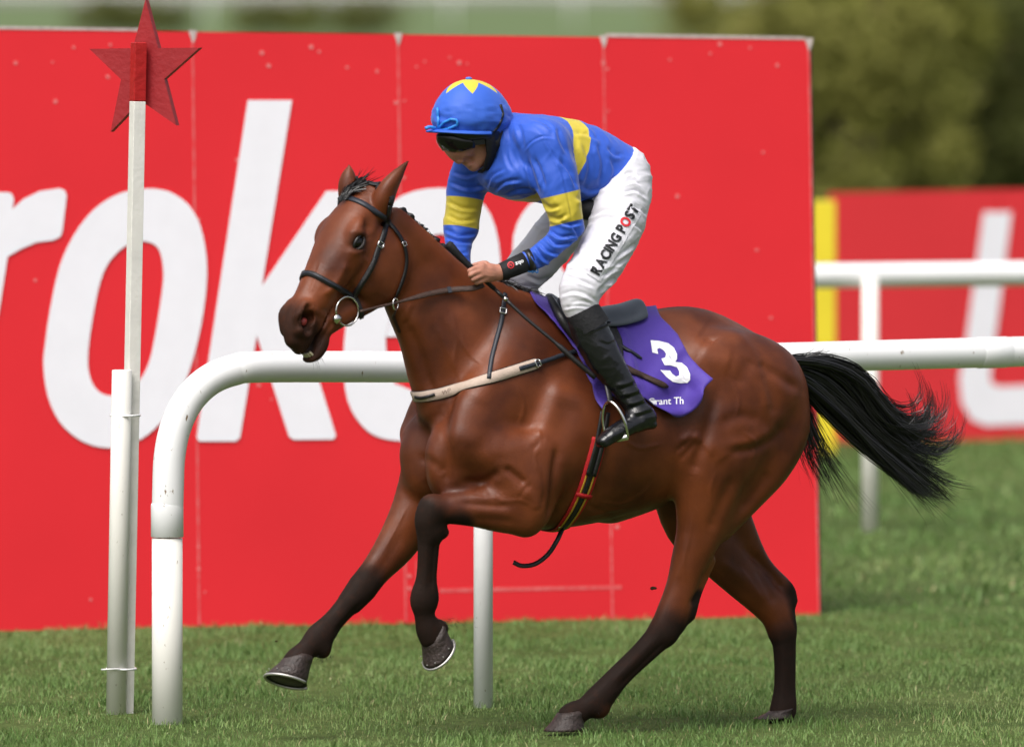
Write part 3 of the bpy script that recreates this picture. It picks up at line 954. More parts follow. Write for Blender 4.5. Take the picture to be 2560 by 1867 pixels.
    # ---- near hind leg
    fd.chain(hc([(1790, 1060, 0.19, 0.105, 0.20), (1778, 1150, 0.205, 0.095, 0.17), (1768, 1230, 0.195, 0.085, 0.135), (1752, 1320, 0.18, 0.07, 0.098),
                 (1725, 1400, 0.165, 0.06, 0.075), (1706, 1465, 0.155, 0.05, 0.066), (1686, 1530, 0.145, 0.05, 0.072), (1655, 1585, 0.14, 0.045, 0.060)]), k=0.04, blur=2)
    fd.chain(hc([(1960, 985, 0.10, 0.085, 0.075), (1965, 1065, 0.13, 0.095, 0.09), (1925, 1150, 0.15, 0.085, 0.095), (1860, 1235, 0.155, 0.07, 0.08),
                 (1800, 1320, 0.16, 0.05, 0.055)]), k=0.045, blur=2)
    fd.chain(hc([(1770, 1400, 0.155, 0.025, 0.03), (1738, 1480, 0.15, 0.022, 0.026), (1722, 1535, 0.145, 0.026, 0.026)]), k=0.025)
    fd.chain(hc([(1660, 1578, 0.14, 0.042, 0.056), (1607, 1632, 0.13, 0.036, 0.046), (1547, 1690, 0.12, 0.035, 0.045),
                 (1497, 1746, 0.11, 0.043, 0.053), (1462, 1770, 0.105, 0.036, 0.042), (1438, 1783, 0.10, 0.045, 0.048), (1425, 1790, 0.10, 0.046, 0.047)]), k=0.015)
    fd.blob(H(1500, 1775, 0.11), (0.03, 0.03, 0.028), k=0.03)
    # ---- far hind leg
    fd.chain(hc([(1760, 1080, -0.16, 0.10, 0.20), (1730, 1200, -0.17, 0.09, 0.17), (1740, 1300, -0.165, 0.075, 0.135), (1795, 1375, -0.155, 0.065, 0.105),
                 (1852, 1440, -0.15, 0.055, 0.085), (1915, 1500, -0.145, 0.050, 0.075), (1945, 1535, -0.14, 0.048, 0.072), (1955, 1585, -0.135, 0.043, 0.058)]), k=0.04, blur=2)
    fd.chain(hc([(1800, 1230, -0.14, 0.06, 0.10), (1850, 1320, -0.145, 0.045, 0.06), (1905, 1410, -0.145, 0.027, 0.036), (1965, 1470, -0.14, 0.025, 0.03), (1975, 1500, -0.14, 0.026, 0.03)]), k=0.03)
    fd.chain(hc([(1958, 1570, -0.135, 0.040, 0.052), (1962, 1640, -0.13, 0.034, 0.044), (1962, 1715, -0.125, 0.034, 0.043),
                 (1958, 1772, -0.12, 0.044, 0.052), (1950, 1800, -0.115, 0.04, 0.045)]), k=0.015)
    # ---- sheath / groin fold
    fd.chain([[-0.25, 0, 0.83, 0.06, 0.05], [-0.42, 0, 0.88, 0.05, 0.05]], k=0.06)
    # ---- head: along the face, out of the forehead, sideways; half width, half depth
    fd.chain(hdc([(-0.02, -0.06, 0, 0.075, 0.06), (0.06, -0.055, 0, 0.092, 0.075), (0.13, -0.056, 0, 0.108, 0.086), (0.20, -0.062, 0, 0.110, 0.088),
                  (0.28, -0.072, 0, 0.094, 0.090), (0.36, -0.078, 0, 0.078, 0.086), (0.44, -0.078, 0, 0.066, 0.076), (0.52, -0.078, 0, 0.058, 0.068),
                  (0.565, -0.086, 0, 0.050, 0.058), (0.595, -0.096, 0, 0.043, 0.044)]), u=HE, k=0.03)
    for s in (1, -1):
        fd.blob(Hd(0.180, -0.195, s * 0.072), HSC * np.array([0.140, 0.135, 0.036]), axes=[HA, HN, HE], k=0.025)
        fd.chain(hdc([(0.09, -0.23, s * 0.066, 0.026, 0.038), (0.18, -0.305, s * 0.060, 0.026, 0.034), (0.29, -0.275, s * 0.048, 0.025, 0.034),
                      (0.40, -0.215, s * 0.033, 0.024, 0.034), (0.50, -0.172, s * 0.020, 0.024, 0.030)]), u=HE, k=0.03)
        # brow, facial crest, nostril flare
        fd.blob(Hd(0.158, -0.026, s * 0.094), HSC * np.array([0.056, 0.030, 0.028]), axes=[HA, HN, HE], k=0.025)
        fd.blob(Hd(0.225, -0.062, s * 0.092), HSC * np.array([0.030, 0.020, 0.020]), axes=[HA, HN, HE], k=0.025)
        fd.chain(hdc([(0.245, -0.092, s * 0.088, 0.016, 0.018), (0.31, -0.096, s * 0.078, 0.014, 0.016), (0.38, -0.094, s * 0.064, 0.012, 0.014)]), u=HE, k=0.025)
        fd.chain(hdc([(0.49, -0.038, s * 0.042, 0.022, 0.028), (0.530, -0.050, s * 0.049, 0.025, 0.042), (0.575, -0.080, s * 0.043, 0.022, 0.036)]), u=HE, k=0.02)
    fd.chain(hdc([(0.16, -0.19, 0, 0.07, 0.10), (0.30, -0.175, 0, 0.055, 0.085), (0.42, -0.155, 0, 0.042, 0.06), (0.50, -0.140, 0, 0.038, 0.04)]), u=HE, k=0.03)
    # upper lip, lower lip and chin
    fd.chain(hdc([(0.552, -0.108, 0, 0.045, 0.042), (0.590, -0.124, 0, 0.040, 0.034), (0.618, -0.136, 0, 0.033, 0.020)]), u=HE, k=0.02)
    fd.chain(hdc([(0.49, -0.172, 0, 0.036, 0.026), (0.545, -0.196, 0, 0.041, 0.034), (0.59, -0.200, 0, 0.041, 0.027), (0.62, -0.193, 0, 0.034, 0.014)]), u=HE, k=0.012)
    # mouth line, nostrils, eye sockets
    fd.chain(hdc([(0.43, -0.130, 0.0, 0.075, 0.003), (0.50, -0.146, 0.0, 0.075, 0.004), (0.56, -0.164, 0.0, 0.07, 0.006), (0.66, -0.180, 0.0, 0.07, 0.011)]), u=HE, k=0.008, mode='cut')
    for s in (1, -1):
        fd.chain(hdc([(0.498, -0.036, s * 0.068, 0.018, 0.014), (0.532, -0.056, s * 0.068, 0.042, 0.028), (0.562, -0.084, s * 0.064, 0.034, 0.022)]), u=HE, k=0.012, mode='cut')
        fd.blob(Hd(0.190, -0.048, s * 0.120), HSC * np.array([0.031, 0.021, 0.022]), axes=[HA, HN, HE], k=0.012, mode='cut')
        fd.blob(Hd(0.10, -0.045, s * 0.112), HSC * np.array([0.030, 0.018, 0.012]), axes=[HA, HN, HE], k=0.03, mode='cut')
    # ears: shells grown then hollowed
    near_ear = hc([(952, 530, 0.10, 0.045, 0.036), (958, 500, 0.115, 0.050, 0.040), (971, 470, 0.125, 0.046, 0.034), (990, 442, 0.13, 0.031, 0.024), (1008, 418, 0.135, 0.014, 0.012), (1021, 403, 0.14, 0.004, 0.004)])
    fd.chain(near_ear, u=(0.6, 0.6, 0), k=0.012)
    es = Hd(-0.02, 0.0, -0.06)[1]
    far_ear = hc([(872, 515, es, 0.034, 0.032), (870, 488, es, 0.036, 0.036), (870, 462, es, 0.034, 0.036), (871, 440, es, 0.024, 0.026), (873, 424, es, 0.011, 0.013), (873, 414, es, 0.004, 0.004)])
    fd.chain(far_ear, u=(0.6, 0.6, 0), k=0.012)
    return fd
def strokes_on(W, N, strokes):
    """push a skin in or out along strokes drawn on its camera side: points, width (px), amount (m)"""
    px = project(W)
    view = CAMP - W
    view /= np.linalg.norm(view, axis=1, keepdims=True)
    face = np.clip((N * view).sum(1) * 2.5, 0, 1)
    D = np.zeros(len(W))
    for pts, w, amt, keep in strokes:
        P = catmull(np.array(pts, float), 5)
        m = (px[:, 0] > P[:, 0].min() - 3 * w) & (px[:, 0] < P[:, 0].max() + 3 * w) & \
            (px[:, 1] > P[:, 1].min() - 3 * w) & (px[:, 1] < P[:, 1].max() + 3 * w) & (face > 0)
        if keep is not None:
            m &= keep
        q = px[m]
        best = np.full(len(q), 1e9)
        tt = np.zeros(len(q))
        for i in range(len(P) - 1):
            a, d = P[i], P[i + 1] - P[i]
            t = np.clip(((q - a) @ d) / (d @ d + 1e-9), 0, 1)
            dist = np.linalg.norm(q - a - t[:, None] * d, axis=1)
            c = dist < best
            best[c] = dist[c]
            tt[c] = (i + t[c]) / (len(P) - 1)
        D[m] += amt * np.exp(-(best / w) ** 2) * face[m] * np.clip(np.minimum(tt, 1 - tt) * 5 + 0.25, 0, 1)
    return W + N * D[:, None]

fd = grow_horse()
HVl, HQ = fd.mesh(2)
HV = to_world(HVl)
HNr = normals(HV, HQ)
near = HVl[:, 1] > 0.0
trunkish = near & (HVl[:, 2] > 0.7)
S = [  # quarters
    ([(1893, 908), (1940, 935), (1999, 975)], 11, -0.010, near), ([(1905, 925), (1930, 985), (1935, 1040)], 14, -0.007, near),
    ([(1823, 824), (1870, 870), (1898, 930), (1912, 990), (1920, 1040)], 12, 0.007, near),
    ([(1752, 822), (1772, 838), (1783, 858)], 18, -0.014, near), ([(1752, 875), (1790, 895), (1830, 905)], 24, 0.010, near),
    ([(1823, 1128), (1880, 1122), (1935, 1095), (1962, 1055)], 10, -0.010, near), ([(1815, 1112), (1875, 1103), (1925, 1075)], 12, 0.007, near),
    ([(1800, 1062), (1850, 1040), (1900, 1052)], 13, -0.008, near), ([(1845, 965), (1862, 925), (1880, 900)], 16, -0.006, near),
    ([(1790, 985), (1768, 1075), (1745, 1140), (1733, 1185)], 13, -0.014, near), ([(1700, 1105), (1735, 1090), (1752, 1110)], 9, 0.010, near),
    ([(1765, 1130), (1790, 1120), (1815, 1150)], 22, 0.008, near),
    ([(1835, 1190), (1800, 1265), (1775, 1330)], 13, -0.009, near), ([(1925, 1175), (1890, 1230), (1850, 1280)], 13, -0.009, near),
    # flank, ribs and belly
    ([(1560, 1080), (1570, 1150), (1560, 1220)], 14, -0.003, trunkish), ([(1510, 1100), (1520, 1170), (1510, 1240)], 14, -0.003, trunkish),
    ([(1640, 1190), (1580, 1245), (1500, 1272)], 16, -0.006, trunkish), ([(1465, 1262), (1500, 1276), (1540, 1290)], 5, -0.004, trunkish),
    # shoulder and forearm
    ([(1398, 960), (1368, 1045), (1338, 1105)], 18, 0.009, near), ([(1430, 1000), (1405, 1080), (1390, 1150)], 24, -0.009, near),
    ([(1397, 1120), (1388, 1180), (1384, 1245), (1372, 1300)], 9, -0.018, near), ([(1300, 1040), (1270, 1110), (1252, 1163)], 20, -0.006, near),
    ([(1262, 1168), (1290, 1190), (1313, 1210)], 8, -0.014, near), ([(1160, 1202), (1205, 1204), (1250, 1178)], 9, -0.012, near),
    ([(1140, 1105), (1180, 1118), (1220, 1112)], 16, -0.004, near), ([(1150, 1256), (1216, 1263), (1275, 1266)], 7, -0.008, near),
    ([(1180, 1297), (1240, 1300), (1290, 1305)], 10, -0.006, near), ([(1290, 1230), (1330, 1245), (1345, 1275)], 13, 0.006, near),
    ([(1100, 1005), (1106, 1080), (1115, 1160), (1112, 1225)], 15, -0.020, None), ([(1048, 1140), (1085, 1160), (1108, 1185)], 10, -0.008, None),
    ([(1358, 1090), (1345, 1112), (1330, 1120)], 7, -0.006, near),
    # neck
    ([(1010, 800), (1045, 870), (1072, 950), (1100, 1010)], 13, -0.014, None), ([(1235, 775), (1215, 870), (1160, 975)], 24, -0.009, near),
    ([(1045, 640), (1095, 720), (1160, 780)], 26, -0.006, None), ([(1090, 810), (1120, 880), (1140, 930)], 6, 0.004, None),
    ([(1130, 790), (1150, 850), (1180, 890)], 5, 0.003, None), ([(1260, 880), (1220, 960), (1190, 1010)], 22, 0.007, near),
    # hocks and gaskins
    ([(1772, 1420), (1748, 1480), (1728, 1512)], 7, -0.012, near), ([(1715, 1330), (1705, 1400), (1690, 1450)], 8, 0.004, near),
    ([(1870, 1375), (1925, 1432), (1962, 1478)], 9, -0.014, None), ([(1800, 1400), (1860, 1450), (1915, 1505)], 12, 0.008, None),
    ([(1890, 1420), (1920, 1470), (1935, 1510)], 8, -0.008, None), ([(1955, 1600), (1958, 1680), (1955, 1750)], 7, 0.005, None),
    ([(1980, 1600), (1982, 1680), (1980, 1750)], 6, -0.004, None),
    ([(1645, 1590), (1590, 1645), (1530, 1705)], 6, 0.005, near), ([(1660, 1605), (1605, 1660), (1545, 1718)], 5, -0.006, near),
    # knees, cannons
    ([(1088, 1350), (1083, 1420), (1080, 1470)], 5, -0.006, near), ([(1062, 1350), (1058, 1420), (1055, 1460)], 6, 0.003, near),
    ([(905, 1505), (870, 1545), (835, 1585)], 5, -0.006, None), ([(1010, 1330), (970, 1395), (930, 1450)], 12, -0.006, None),
    # face
    ([(868, 655), (842, 705), (815, 742)], 10, 0.008, None), ([(885, 668), (862, 715), (840, 748)], 10, -0.008, None),
    ([(800, 640), (782, 700), (757, 755)], 12, -0.004, None), ([(925, 640), (950, 700), (945, 745)], 16, 0.004, None),
    ([(868, 628), (890, 632), (915, 622)], 7, 0.005, None), ([(870, 585), (893, 578), (918, 590)], 7, 0.006, None),
    ([(912, 560), (918, 585), (925, 600)], 9, -0.007, None), ([(775, 770), (800, 790), (820, 812)], 8, -0.004, None),
]
S = [(p, w * 1.2, a * 0.85, k) for p, w, a, k in S]
# veins and tendons standing under the skin
for pts in ([(868, 650), (852, 690), (826, 722), (800, 742)], [(885, 700), (868, 722), (846, 738)], [(1118, 800), (1140, 850), (1136, 900), (1150, 950)], [(1152, 830), (1170, 880), (1200, 905)],
            [(1290, 960), (1310, 1010), (1300, 1060)], [(1345, 1075), (1352, 1105), (1338, 1140), (1345, 1180)], [(1230, 1240), (1260, 1252), (1300, 1250), (1325, 1262)], [(1180, 1240), (1215, 1246), (1250, 1242)],
            [(1500, 1255), (1550, 1262), (1600, 1240), (1640, 1200)], [(1470, 1290), (1510, 1282), (1560, 1270)], [(1790, 1180), (1775, 1230), (1785, 1280)], [(1730, 1290), (1722, 1350), (1710, 1400), (1712, 1450)],
            [(1830, 960), (1848, 1000), (1840, 1050)], [(1860, 1080), (1890, 1110), (1880, 1150)], [(1015, 1270), (985, 1330), (960, 1375)], [(1850, 1420), (1880, 1460), (1905, 1500)], [(1560, 1100), (1600, 1120), (1650, 1110)],
            [(1068, 1360), (1066, 1420), (1060, 1470)], [(800, 655), (790, 690), (775, 730)], [(905, 640), (925, 665), (930, 700)]):
    S.append((pts, 4.0, 0.0026, None))
# skin folds at the flank, elbow and throat
for pts in ([(1690, 1130), (1715, 1105), (1742, 1075)], [(1700, 1150), (1722, 1125), (1748, 1098)], [(1355, 1180), (1362, 1225), (1352, 1270)], [(1000, 790), (1015, 770), (1022, 745)], [(1010, 815), (1026, 795), (1034, 765)],
            [(1475, 1190), (1490, 1235), (1480, 1275)], [(1760, 850), (1775, 845), (1790, 852)], [(1330, 1210), (1310, 1225), (1296, 1248)]):
    S.append((pts, 6.0, -0.0035, None))
S += [([(746, 812), (758, 803), (774, 795), (786, 791)], 10, -0.020, None), ([(735, 806), (742, 786), (762, 776), (785, 774), (798, 786)], 6, 0.005, None), ([(742, 826), (765, 822), (788, 808)], 6, 0.004, None),
      ([(835, 800), (815, 830), (790, 868)], 5, -0.005, None), ([(800, 770), (822, 786), (832, 800)], 6, -0.004, None), ([(812, 812), (795, 840), (772, 862)], 7, 0.004, None)]
HV = strokes_on(HV, HNr, S)
HV = relax(HV, HQ, 1)
HVl = to_local(HV)
HNr = normals(HV, HQ)
HT = bvh_of(HV, HQ)

def seg_dist(P, pts):
    best = np.full(len(P), 1e9)
    for a, b in zip(pts[:-1], pts[1:]):
        d = b - a
        t = np.clip(((P - a) @ d) / (d @ d), 0, 1)
        best = np.minimum(best, np.linalg.norm(P - a - t[:, None] * d, axis=1))
    return best

def ss(x, a, b):
    t = np.clip((x - a) / (b - a), 0, 1)
    return t * t * (3 - 2 * t)

dark = np.zeros(len(HV))
for pts, r0, r1 in (
        ([(1066, 1290, .16), (1074, 1340, .155), (1066, 1445, .135), (1078, 1600, .108)], 0.06, 0.105),
        ([(1150, 1300, .19), (1075, 1310, .16)], 0.035, 0.07),
        ([(912, 1462, -.135), (833, 1552, -.13), (735, 1660, -.12)], 0.05, 0.115),
        ([(1672, 1572, .14), (1547, 1690, .12), (1420, 1795, .1)], 0.045, 0.115), ([(1738, 1500, .15), (1705, 1570, .14)], 0.035, 0.06),
        ([(1958, 1600, -.135), (1962, 1715, -.125), (1950, 1810, -.115)], 0.04, 0.115), ([(1980, 1480, -.14), (1985, 1560, -.135)], 0.03, 0.07)):
    P3 = [H(*p) for p in pts]
    dark = np.maximum(dark, 1 - ss(seg_dist(HVl, P3), r0, r1))
hd = (HVl - HP) / HSC
ht, hdd, he = hd @ HA, hd @ HN, hd @ HE
inhead = (ht > -0.1) & (hdd < 0.08) & (np.abs(he) < 0.14) & (hdd > -0.33)
dark = np.maximum(dark, np.where(inhead, 0.82 * ss(ht - 0.15 * np.clip(-hdd - 0.05, 0, 0.2), 0.455, 0.535), 0))
eye3 = Hd(0.190, -0.048, 0.105)
dark = np.maximum(dark, 0.75 * (1 - ss(np.linalg.norm(HVl - eye3, axis=1), 0.026, 0.055)))
dark = np.maximum(dark, 0.6 * (1 - ss(np.linalg.norm(HVl - H(1021, 403, .14), axis=1), 0.02, 0.10)))
dark = np.maximum(dark, 0.5 * np.where((HVl[:, 2] > 1.42) & (np.abs(HVl[:, 1]) < 0.04) & (HVl[:, 0] < 0.1), 1 - ss(np.abs(HVl[:, 1]), 0.0, 0.04), 0))

def coat_material():
    m = bpy.data.materials.new('bay_coat')
    m.use_nodes = True
    nt = m.node_tree
    L = nt.links
    b = nt.nodes['Principled BSDF']
    at = nt.nodes.new('ShaderNodeAttribute'); at.attribute_name = 'points'
    tc = nt.nodes.new('ShaderNodeTexCoord')
    n1 = nt.nodes.new('ShaderNodeTexNoise'); n1.inputs['Scale'].default_value = 5; n1.inputs['Detail'].default_value = 6
    L.new(tc.outputs['Object'], n1.inputs['Vector'])
    ramp = nt.nodes.new('ShaderNodeValToRGB')
    ramp.color_ramp.elements[0].position = 0.32; ramp.color_ramp.elements[0].color = (0.068, 0.0155, 0.0054, 1)
    ramp.color_ramp.elements[1].position = 0.70; ramp.color_ramp.elements[1].color = (0.182, 0.0455, 0.0135, 1)
    L.new(n1.outputs['Fac'], ramp.inputs['Fac'])
    n2 = nt.nodes.new('ShaderNodeTexNoise'); n2.inputs['Scale'].default_value = 34; n2.inputs['Detail'].default_value = 8; n2.inputs['Roughness'].default_value = 0.7
    L.new(tc.outputs['Object'], n2.inputs['Vector'])
    ad = nt.nodes.new('ShaderNodeMath'); ad.operation = 'MULTIPLY_ADD'
    L.new(n2.outputs['Fac'], ad.inputs[0]); ad.inputs[1].default_value = 0.55
    sb = nt.nodes.new('ShaderNodeMath'); sb.operation = 'SUBTRACT'; L.new(at.outputs['Fac'], sb.inputs[0]); sb.inputs[1].default_value = 0.27
    L.new(sb.outputs[0], ad.inputs[2])
    cl = nt.nodes.new('ShaderNodeClamp'); L.new(ad.outputs[0], cl.inputs['Value'])
    mul = nt.nodes.new('ShaderNodeMath'); mul.operation = 'MINIMUM'; L.new(cl.outputs[0], mul.inputs[0])
    dbl = nt.nodes.new('ShaderNodeMath'); dbl.operation = 'MULTIPLY'; L.new(at.outputs['Fac'], dbl.inputs[0]); dbl.inputs[1].default_value = 4
    L.new(dbl.outputs[0], mul.inputs[1])
    mx = nt.nodes.new('ShaderNodeMix'); mx.data_type = 'RGBA'
    L.new(mul.outputs[0], mx.inputs[0]); L.new(ramp.outputs['Color'], mx.inputs[6]); mx.inputs[7].default_value = (0.0185, 0.0110, 0.0085, 1)
    L.new(mx.outputs[2], b.inputs['Base Color'])
    # short lie of the hair: fine streaks and a soft gloss
    mp = nt.nodes.new('ShaderNodeMapping'); mp.inputs['Rotation'].default_value = (0.2, 0.6, 0.5); mp.inputs['Scale'].default_value = (40, 160, 160)
    L.new(tc.outputs['Object'], mp.inputs['Vector'])
    n3 = nt.nodes.new('ShaderNodeTexNoise'); n3.inputs['Scale'].default_value = 2.2; n3.inputs['Detail'].default_value = 5
    L.new(mp.outputs['Vector'], n3.inputs['Vector'])
    n4 = nt.nodes.new('ShaderNodeTexNoise'); n4.inputs['Scale'].default_value = 22; n4.inputs['Detail'].default_value = 4
    L.new(tc.outputs['Object'], n4.inputs['Vector'])
    sm = nt.nodes.new('ShaderNodeMath'); sm.operation = 'MULTIPLY_ADD'; L.new(n4.outputs['Fac'], sm.inputs[0]); sm.inputs[1].default_value = 0.6
    L.new(n3.outputs['Fac'], sm.inputs[2])
    bp = nt.nodes.new('ShaderNodeBump'); bp.inputs['Strength'].default_value = 0.2; bp.inputs['Distance'].default_value = 0.006
    L.new(sm.outputs[0], bp.inputs['Height']); L.new(bp.outputs['Normal'], b.inputs['Normal'])
    n5 = nt.nodes.new('ShaderNodeTexNoise'); n5.inputs['Scale'].default_value = 14; n5.inputs['Detail'].default_value = 7; n5.inputs['Roughness'].default_value = 0.65
    L.new(tc.outputs['Object'], n5.inputs['Vector'])
    rg = nt.nodes.new('ShaderNodeMapRange'); rg.inputs[1].default_value = 0.3; rg.inputs[2].default_value = 0.7; rg.inputs[3].default_value = 0.32; rg.inputs[4].default_value = 0.54
    L.new(n5.outputs['Fac'], rg.inputs['Value'])
    rd = nt.nodes.new('ShaderNodeMath'); rd.operation = 'MULTIPLY_ADD'; L.new(at.outputs['Fac'], rd.inputs[0]); rd.inputs[1].default_value = 0.25; L.new(rg.outputs[0], rd.inputs[2])
    L.new(rd.outputs[0], b.inputs['Roughness'])
    sp = nt.nodes.new('ShaderNodeMapRange'); sp.inputs[3].default_value = 0.30; sp.inputs[4].default_value = 0.09
    L.new(at.outputs['Fac'], sp.inputs['Value']); L.new(sp.outputs[0], b.inputs['Specular IOR Level'])
    b.inputs['Sheen Weight'].default_value = 0.0
    b.inputs['Sheen Roughness'].default_value = 0.4
    b.inputs['Sheen Tint'].default_value = (1, 0.8, 0.7, 1)
    return m

M_COAT = coat_material()
M_HORN = mat('hoof_horn', (0.045, 0.030, 0.026), 0.5, 0.4, noise_amt=0.5, noise_scale=60, bump=0.5, bump_scale=90)
M_SHOE = mat('horseshoe_steel', (0.50, 0.48, 0.46), 0.45, 0.5, metal=0.8)
M_HAIR = mat('black_hair', (0.010, 0.009, 0.010), 0.38, 0.55, noise_amt=0.5, noise_scale=20)
M_EYE = mat('dark_eye', (0.006, 0.004, 0.003), 0.22, 0.4)
M_TOOTH = mat('teeth', (0.55, 0.47, 0.33), 0.4)
M_SOLE = mat('sole', (0.012, 0.010, 0.010), 0.8)
M_MUCUS = mat('nostril_lining', (0.35, 0.05, 0.045), 0.35)

horse = thing('racehorse', 'bay racehorse with black legs and tail galloping past the rail', 'horse', tuple(to_world((0, 0, 0))))
body = obj('body', HV, HQ, M_COAT, horse)
_a = body.data.attributes.new('points', 'FLOAT', 'POINT')
_a.data.foreach_set('value', dark.astype(np.float32))

def ring_loft(rings, name, m, parent, smooth=True):
    n = len(rings[0])
    V = [p for r in rings for p in r]
    Fs = [(i * n + j, i * n + (j + 1) % n, (i + 1) * n + (j + 1) % n, (i + 1) * n + j) for i in range(len(rings) - 1) for j in range(n)]
    Fs += [tuple(range(n))[::-1], tuple(range((len(rings) - 1) * n, len(rings) * n))]
    return obj(name, V, Fs, m, parent, smooth)

def hoof(cor, sole, toe, nrm, rt, rb, shoe=False):
    """coronet centre, sole centre, toe direction, sole normal (out of the sole)"""
    nrm = np.array(nrm, float); nrm /= np.linalg.norm(nrm)
    toe = np.array(toe, float); toe -= nrm * (toe @ nrm); toe /= np.linalg.norm(toe)
    side = np.cross(nrm, toe)
    rings = []
    for f in (-0.25, 0.0, 0.10, 0.45, 0.8, 1.0):
        c = cor + (sole - cor) * max(f, -0.25)
        r = rt + (rb - rt) * max(f, 0)
        if f < 0: r *= 0.9
        if f == 0.0: r *= 1.05
        ring = []
        for j in range(28):
            a = 2 * math.pi * j / 28
            x, y = math.cos(a), math.sin(a)
            w = 1.0 - 0.12 * (x < -0.6)
            q = c + toe * (x * r * 1.12 * w) + side * (y * r * 0.95)
            q = q - nrm * (0.012 * x * (1 - f) * -1.0) * (1 if f >= 0 else 0.5)
            ring.append(q)
        rings.append(ring)
    o = ring_loft(rings, 'hoof', M_HORN, horse)
    if shoe:
        s = Soup()
        pts = []
        for j in range(33):
            a = math.radians(-150 + 300 * j / 32)
            pts.append(sole + nrm * 0.004 + toe * (math.cos(a) * rb * 1.10) + side * (math.sin(a) * rb * 0.93))
        s.tube(pts, 0.0055, 6)
        s.build('shoe', M_SHOE, o, True)
        q = Soup()
        c = sole + nrm * 0.002
        R = [c + toe * (math.cos(t) * rb * 1.03) + side * (math.sin(t) * rb * 0.88) for t in np.linspace(0, 2 * math.pi, 24, endpoint=False)]
        q.add(R + [c - nrm * 0.010], [(i, (i + 1) % 24, 24) for i in range(24)])
        q.build('sole', M_SOLE, o)
        for j in range(7):      # clenched nails along the wall
            a = math.radians(-95 + 32 * j)
            p = sole - nrm * 0.021 + toe * (math.cos(a) * rb * 1.07) + side * (math.sin(a) * rb * 0.90)
            n_ = Soup(); n_.tube([p, p + nrm * 0.003], 0.0024, 5); n_.build('shoe_nail', M_SHOE, o)
    return o

def HW(px, py, s):
    return to_world(H(px, py, s))

hoof(HW(744, 1653, -.12), HW(717, 1700, -.12) , (-0.96, 0.0, -0.10), (-0.22, -0.36, -0.90), 0.052, 0.076, True)
hoof(HW(1083, 1586, .11), HW(1096, 1632, .11), (-0.35, -0.45, -0.80), (0.50, 0.55, -0.66), 0.055, 0.068, True)
_c = HW(1412, 1812, .10)
hoof(HW(1424, 1786, .10), np.array([_c[0], _c[1], 0.004]), HF, (0, 0, -1), 0.052, 0.074, False)
_c = HW(1946, 1806, -.115)
hoof(HW(1950, 1796, -.115) + np.array([0, 0, 0.03]), np.array([_c[0] - 0.02, _c[1], 0.006]), HF, (0, 0, -1), 0.050, 0.070, False)

# eyes with lids, nostril lining, teeth
def sphere(c, r, axes=None, nu=20, nv=12):
    M = np.eye(3) if axes is None else np.asarray(axes)
    r = np.full(3, r) if np.isscalar(r) else np.asarray(r)
    V, Fs = [], []
    for i in range(nv + 1):
        t = math.pi * i / nv
        for j in range(nu):
            p = 2 * math.pi * j / nu
            q = np.array([math.sin(t) * math.cos(p), math.sin(t) * math.sin(p), math.cos(t)]) * r
            V.append(np.asarray(c) + q @ M)
    for i in range(nv):
        for j in range(nu):
            k = (j + 1) % nu
            Fs.append((i * nu + j, (i + 1) * nu + j, (i + 1) * nu + k, i * nu + k))
    return V, Fs

HAX = np.stack([HA, HN, HE]) @ HB
for s_ in (1, -1):
    V_, F_ = sphere(to_world(Hd(0.190, -0.048, s_ * 0.096)), (0.026, 0.020, 0.022), HAX)
    obj('eye', V_, F_, M_EYE, horse)
    for k_ in (0, 1):        # upper and lower lid
        s = Soup()
        pts = []
        for a in np.linspace(0, math.pi, 11):
            t_, d_ = 0.190 + 0.030 * math.cos(a), -0.048 + (0.019 if k_ == 0 else -0.017) * math.sin(a)
            pts.append(to_world(Hd(t_, d_, s_ * (0.102 + 0.012 * math.sin(a)))))
        s.tube(pts, [0.004 + 0.003 * math.sin(a) for a in np.linspace(0, math.pi, 11)], 8)
        s.build('eyelid', M_HAIR if k_ == 0 else mat('eyelid_skin', (0.02, 0.013, 0.012), 0.5), horse, True)
    V_, F_ = sphere(to_world(Hd(0.540, -0.070, s_ * 0.030)), (0.016, 0.014, 0.010), HAX, 12, 8)
    obj('nostril_lining', V_, F_, M_MUCUS, horse)
for j in range(6):
    e_ = -0.024 + 0.0096 * j
    s = Soup()
    s.box(to_world(Hd(0.618 - 0.010 * (abs(e_) / 0.024) ** 2, -0.174, e_)), 0.004, 0.009, 0.0042, HAX)
    s.build('tooth', M_TOOTH, horse, False, 0.0015)

# hair: thin tapering ribbons
def ribbons(curves, width, name, parent, m=M_HAIR):
    """curves: (n, k, 3) strands; each a flat tapering ribbon facing roughly the side"""
    C_ = np.asarray(curves)
    n, k, _ = C_.shape
    T = np.gradient(C_, axis=1)
    T /= np.linalg.norm(T, axis=2, keepdims=True) + 1e-9
    R = RNG.normal(size=(n, 1, 3)) * 0.5 + (CAMP / np.linalg.norm(CAMP))
    W = np.cross(T, np.broadcast_to(R, C_.shape))
    W /= np.linalg.norm(W, axis=2, keepdims=True) + 1e-9
    tt = np.linspace(0, 1, k)
    w = (width if np.ndim(width) else np.full(n, width))[:, None, None] * (1 - 0.85 * tt ** 2)[None, :, None] * 0.5
    V = np.stack([C_ - W * w, C_ + W * w], 2).reshape(-1, 3)
    base = (np.arange(n) * k * 2)[:, None] + (np.arange(k - 1) * 2)[None, :]
    base = base.ravel()
    Q = np.stack([base, base + 1, base + 3, base + 2], 1)
    return obj(name, V, Q, m, parent)

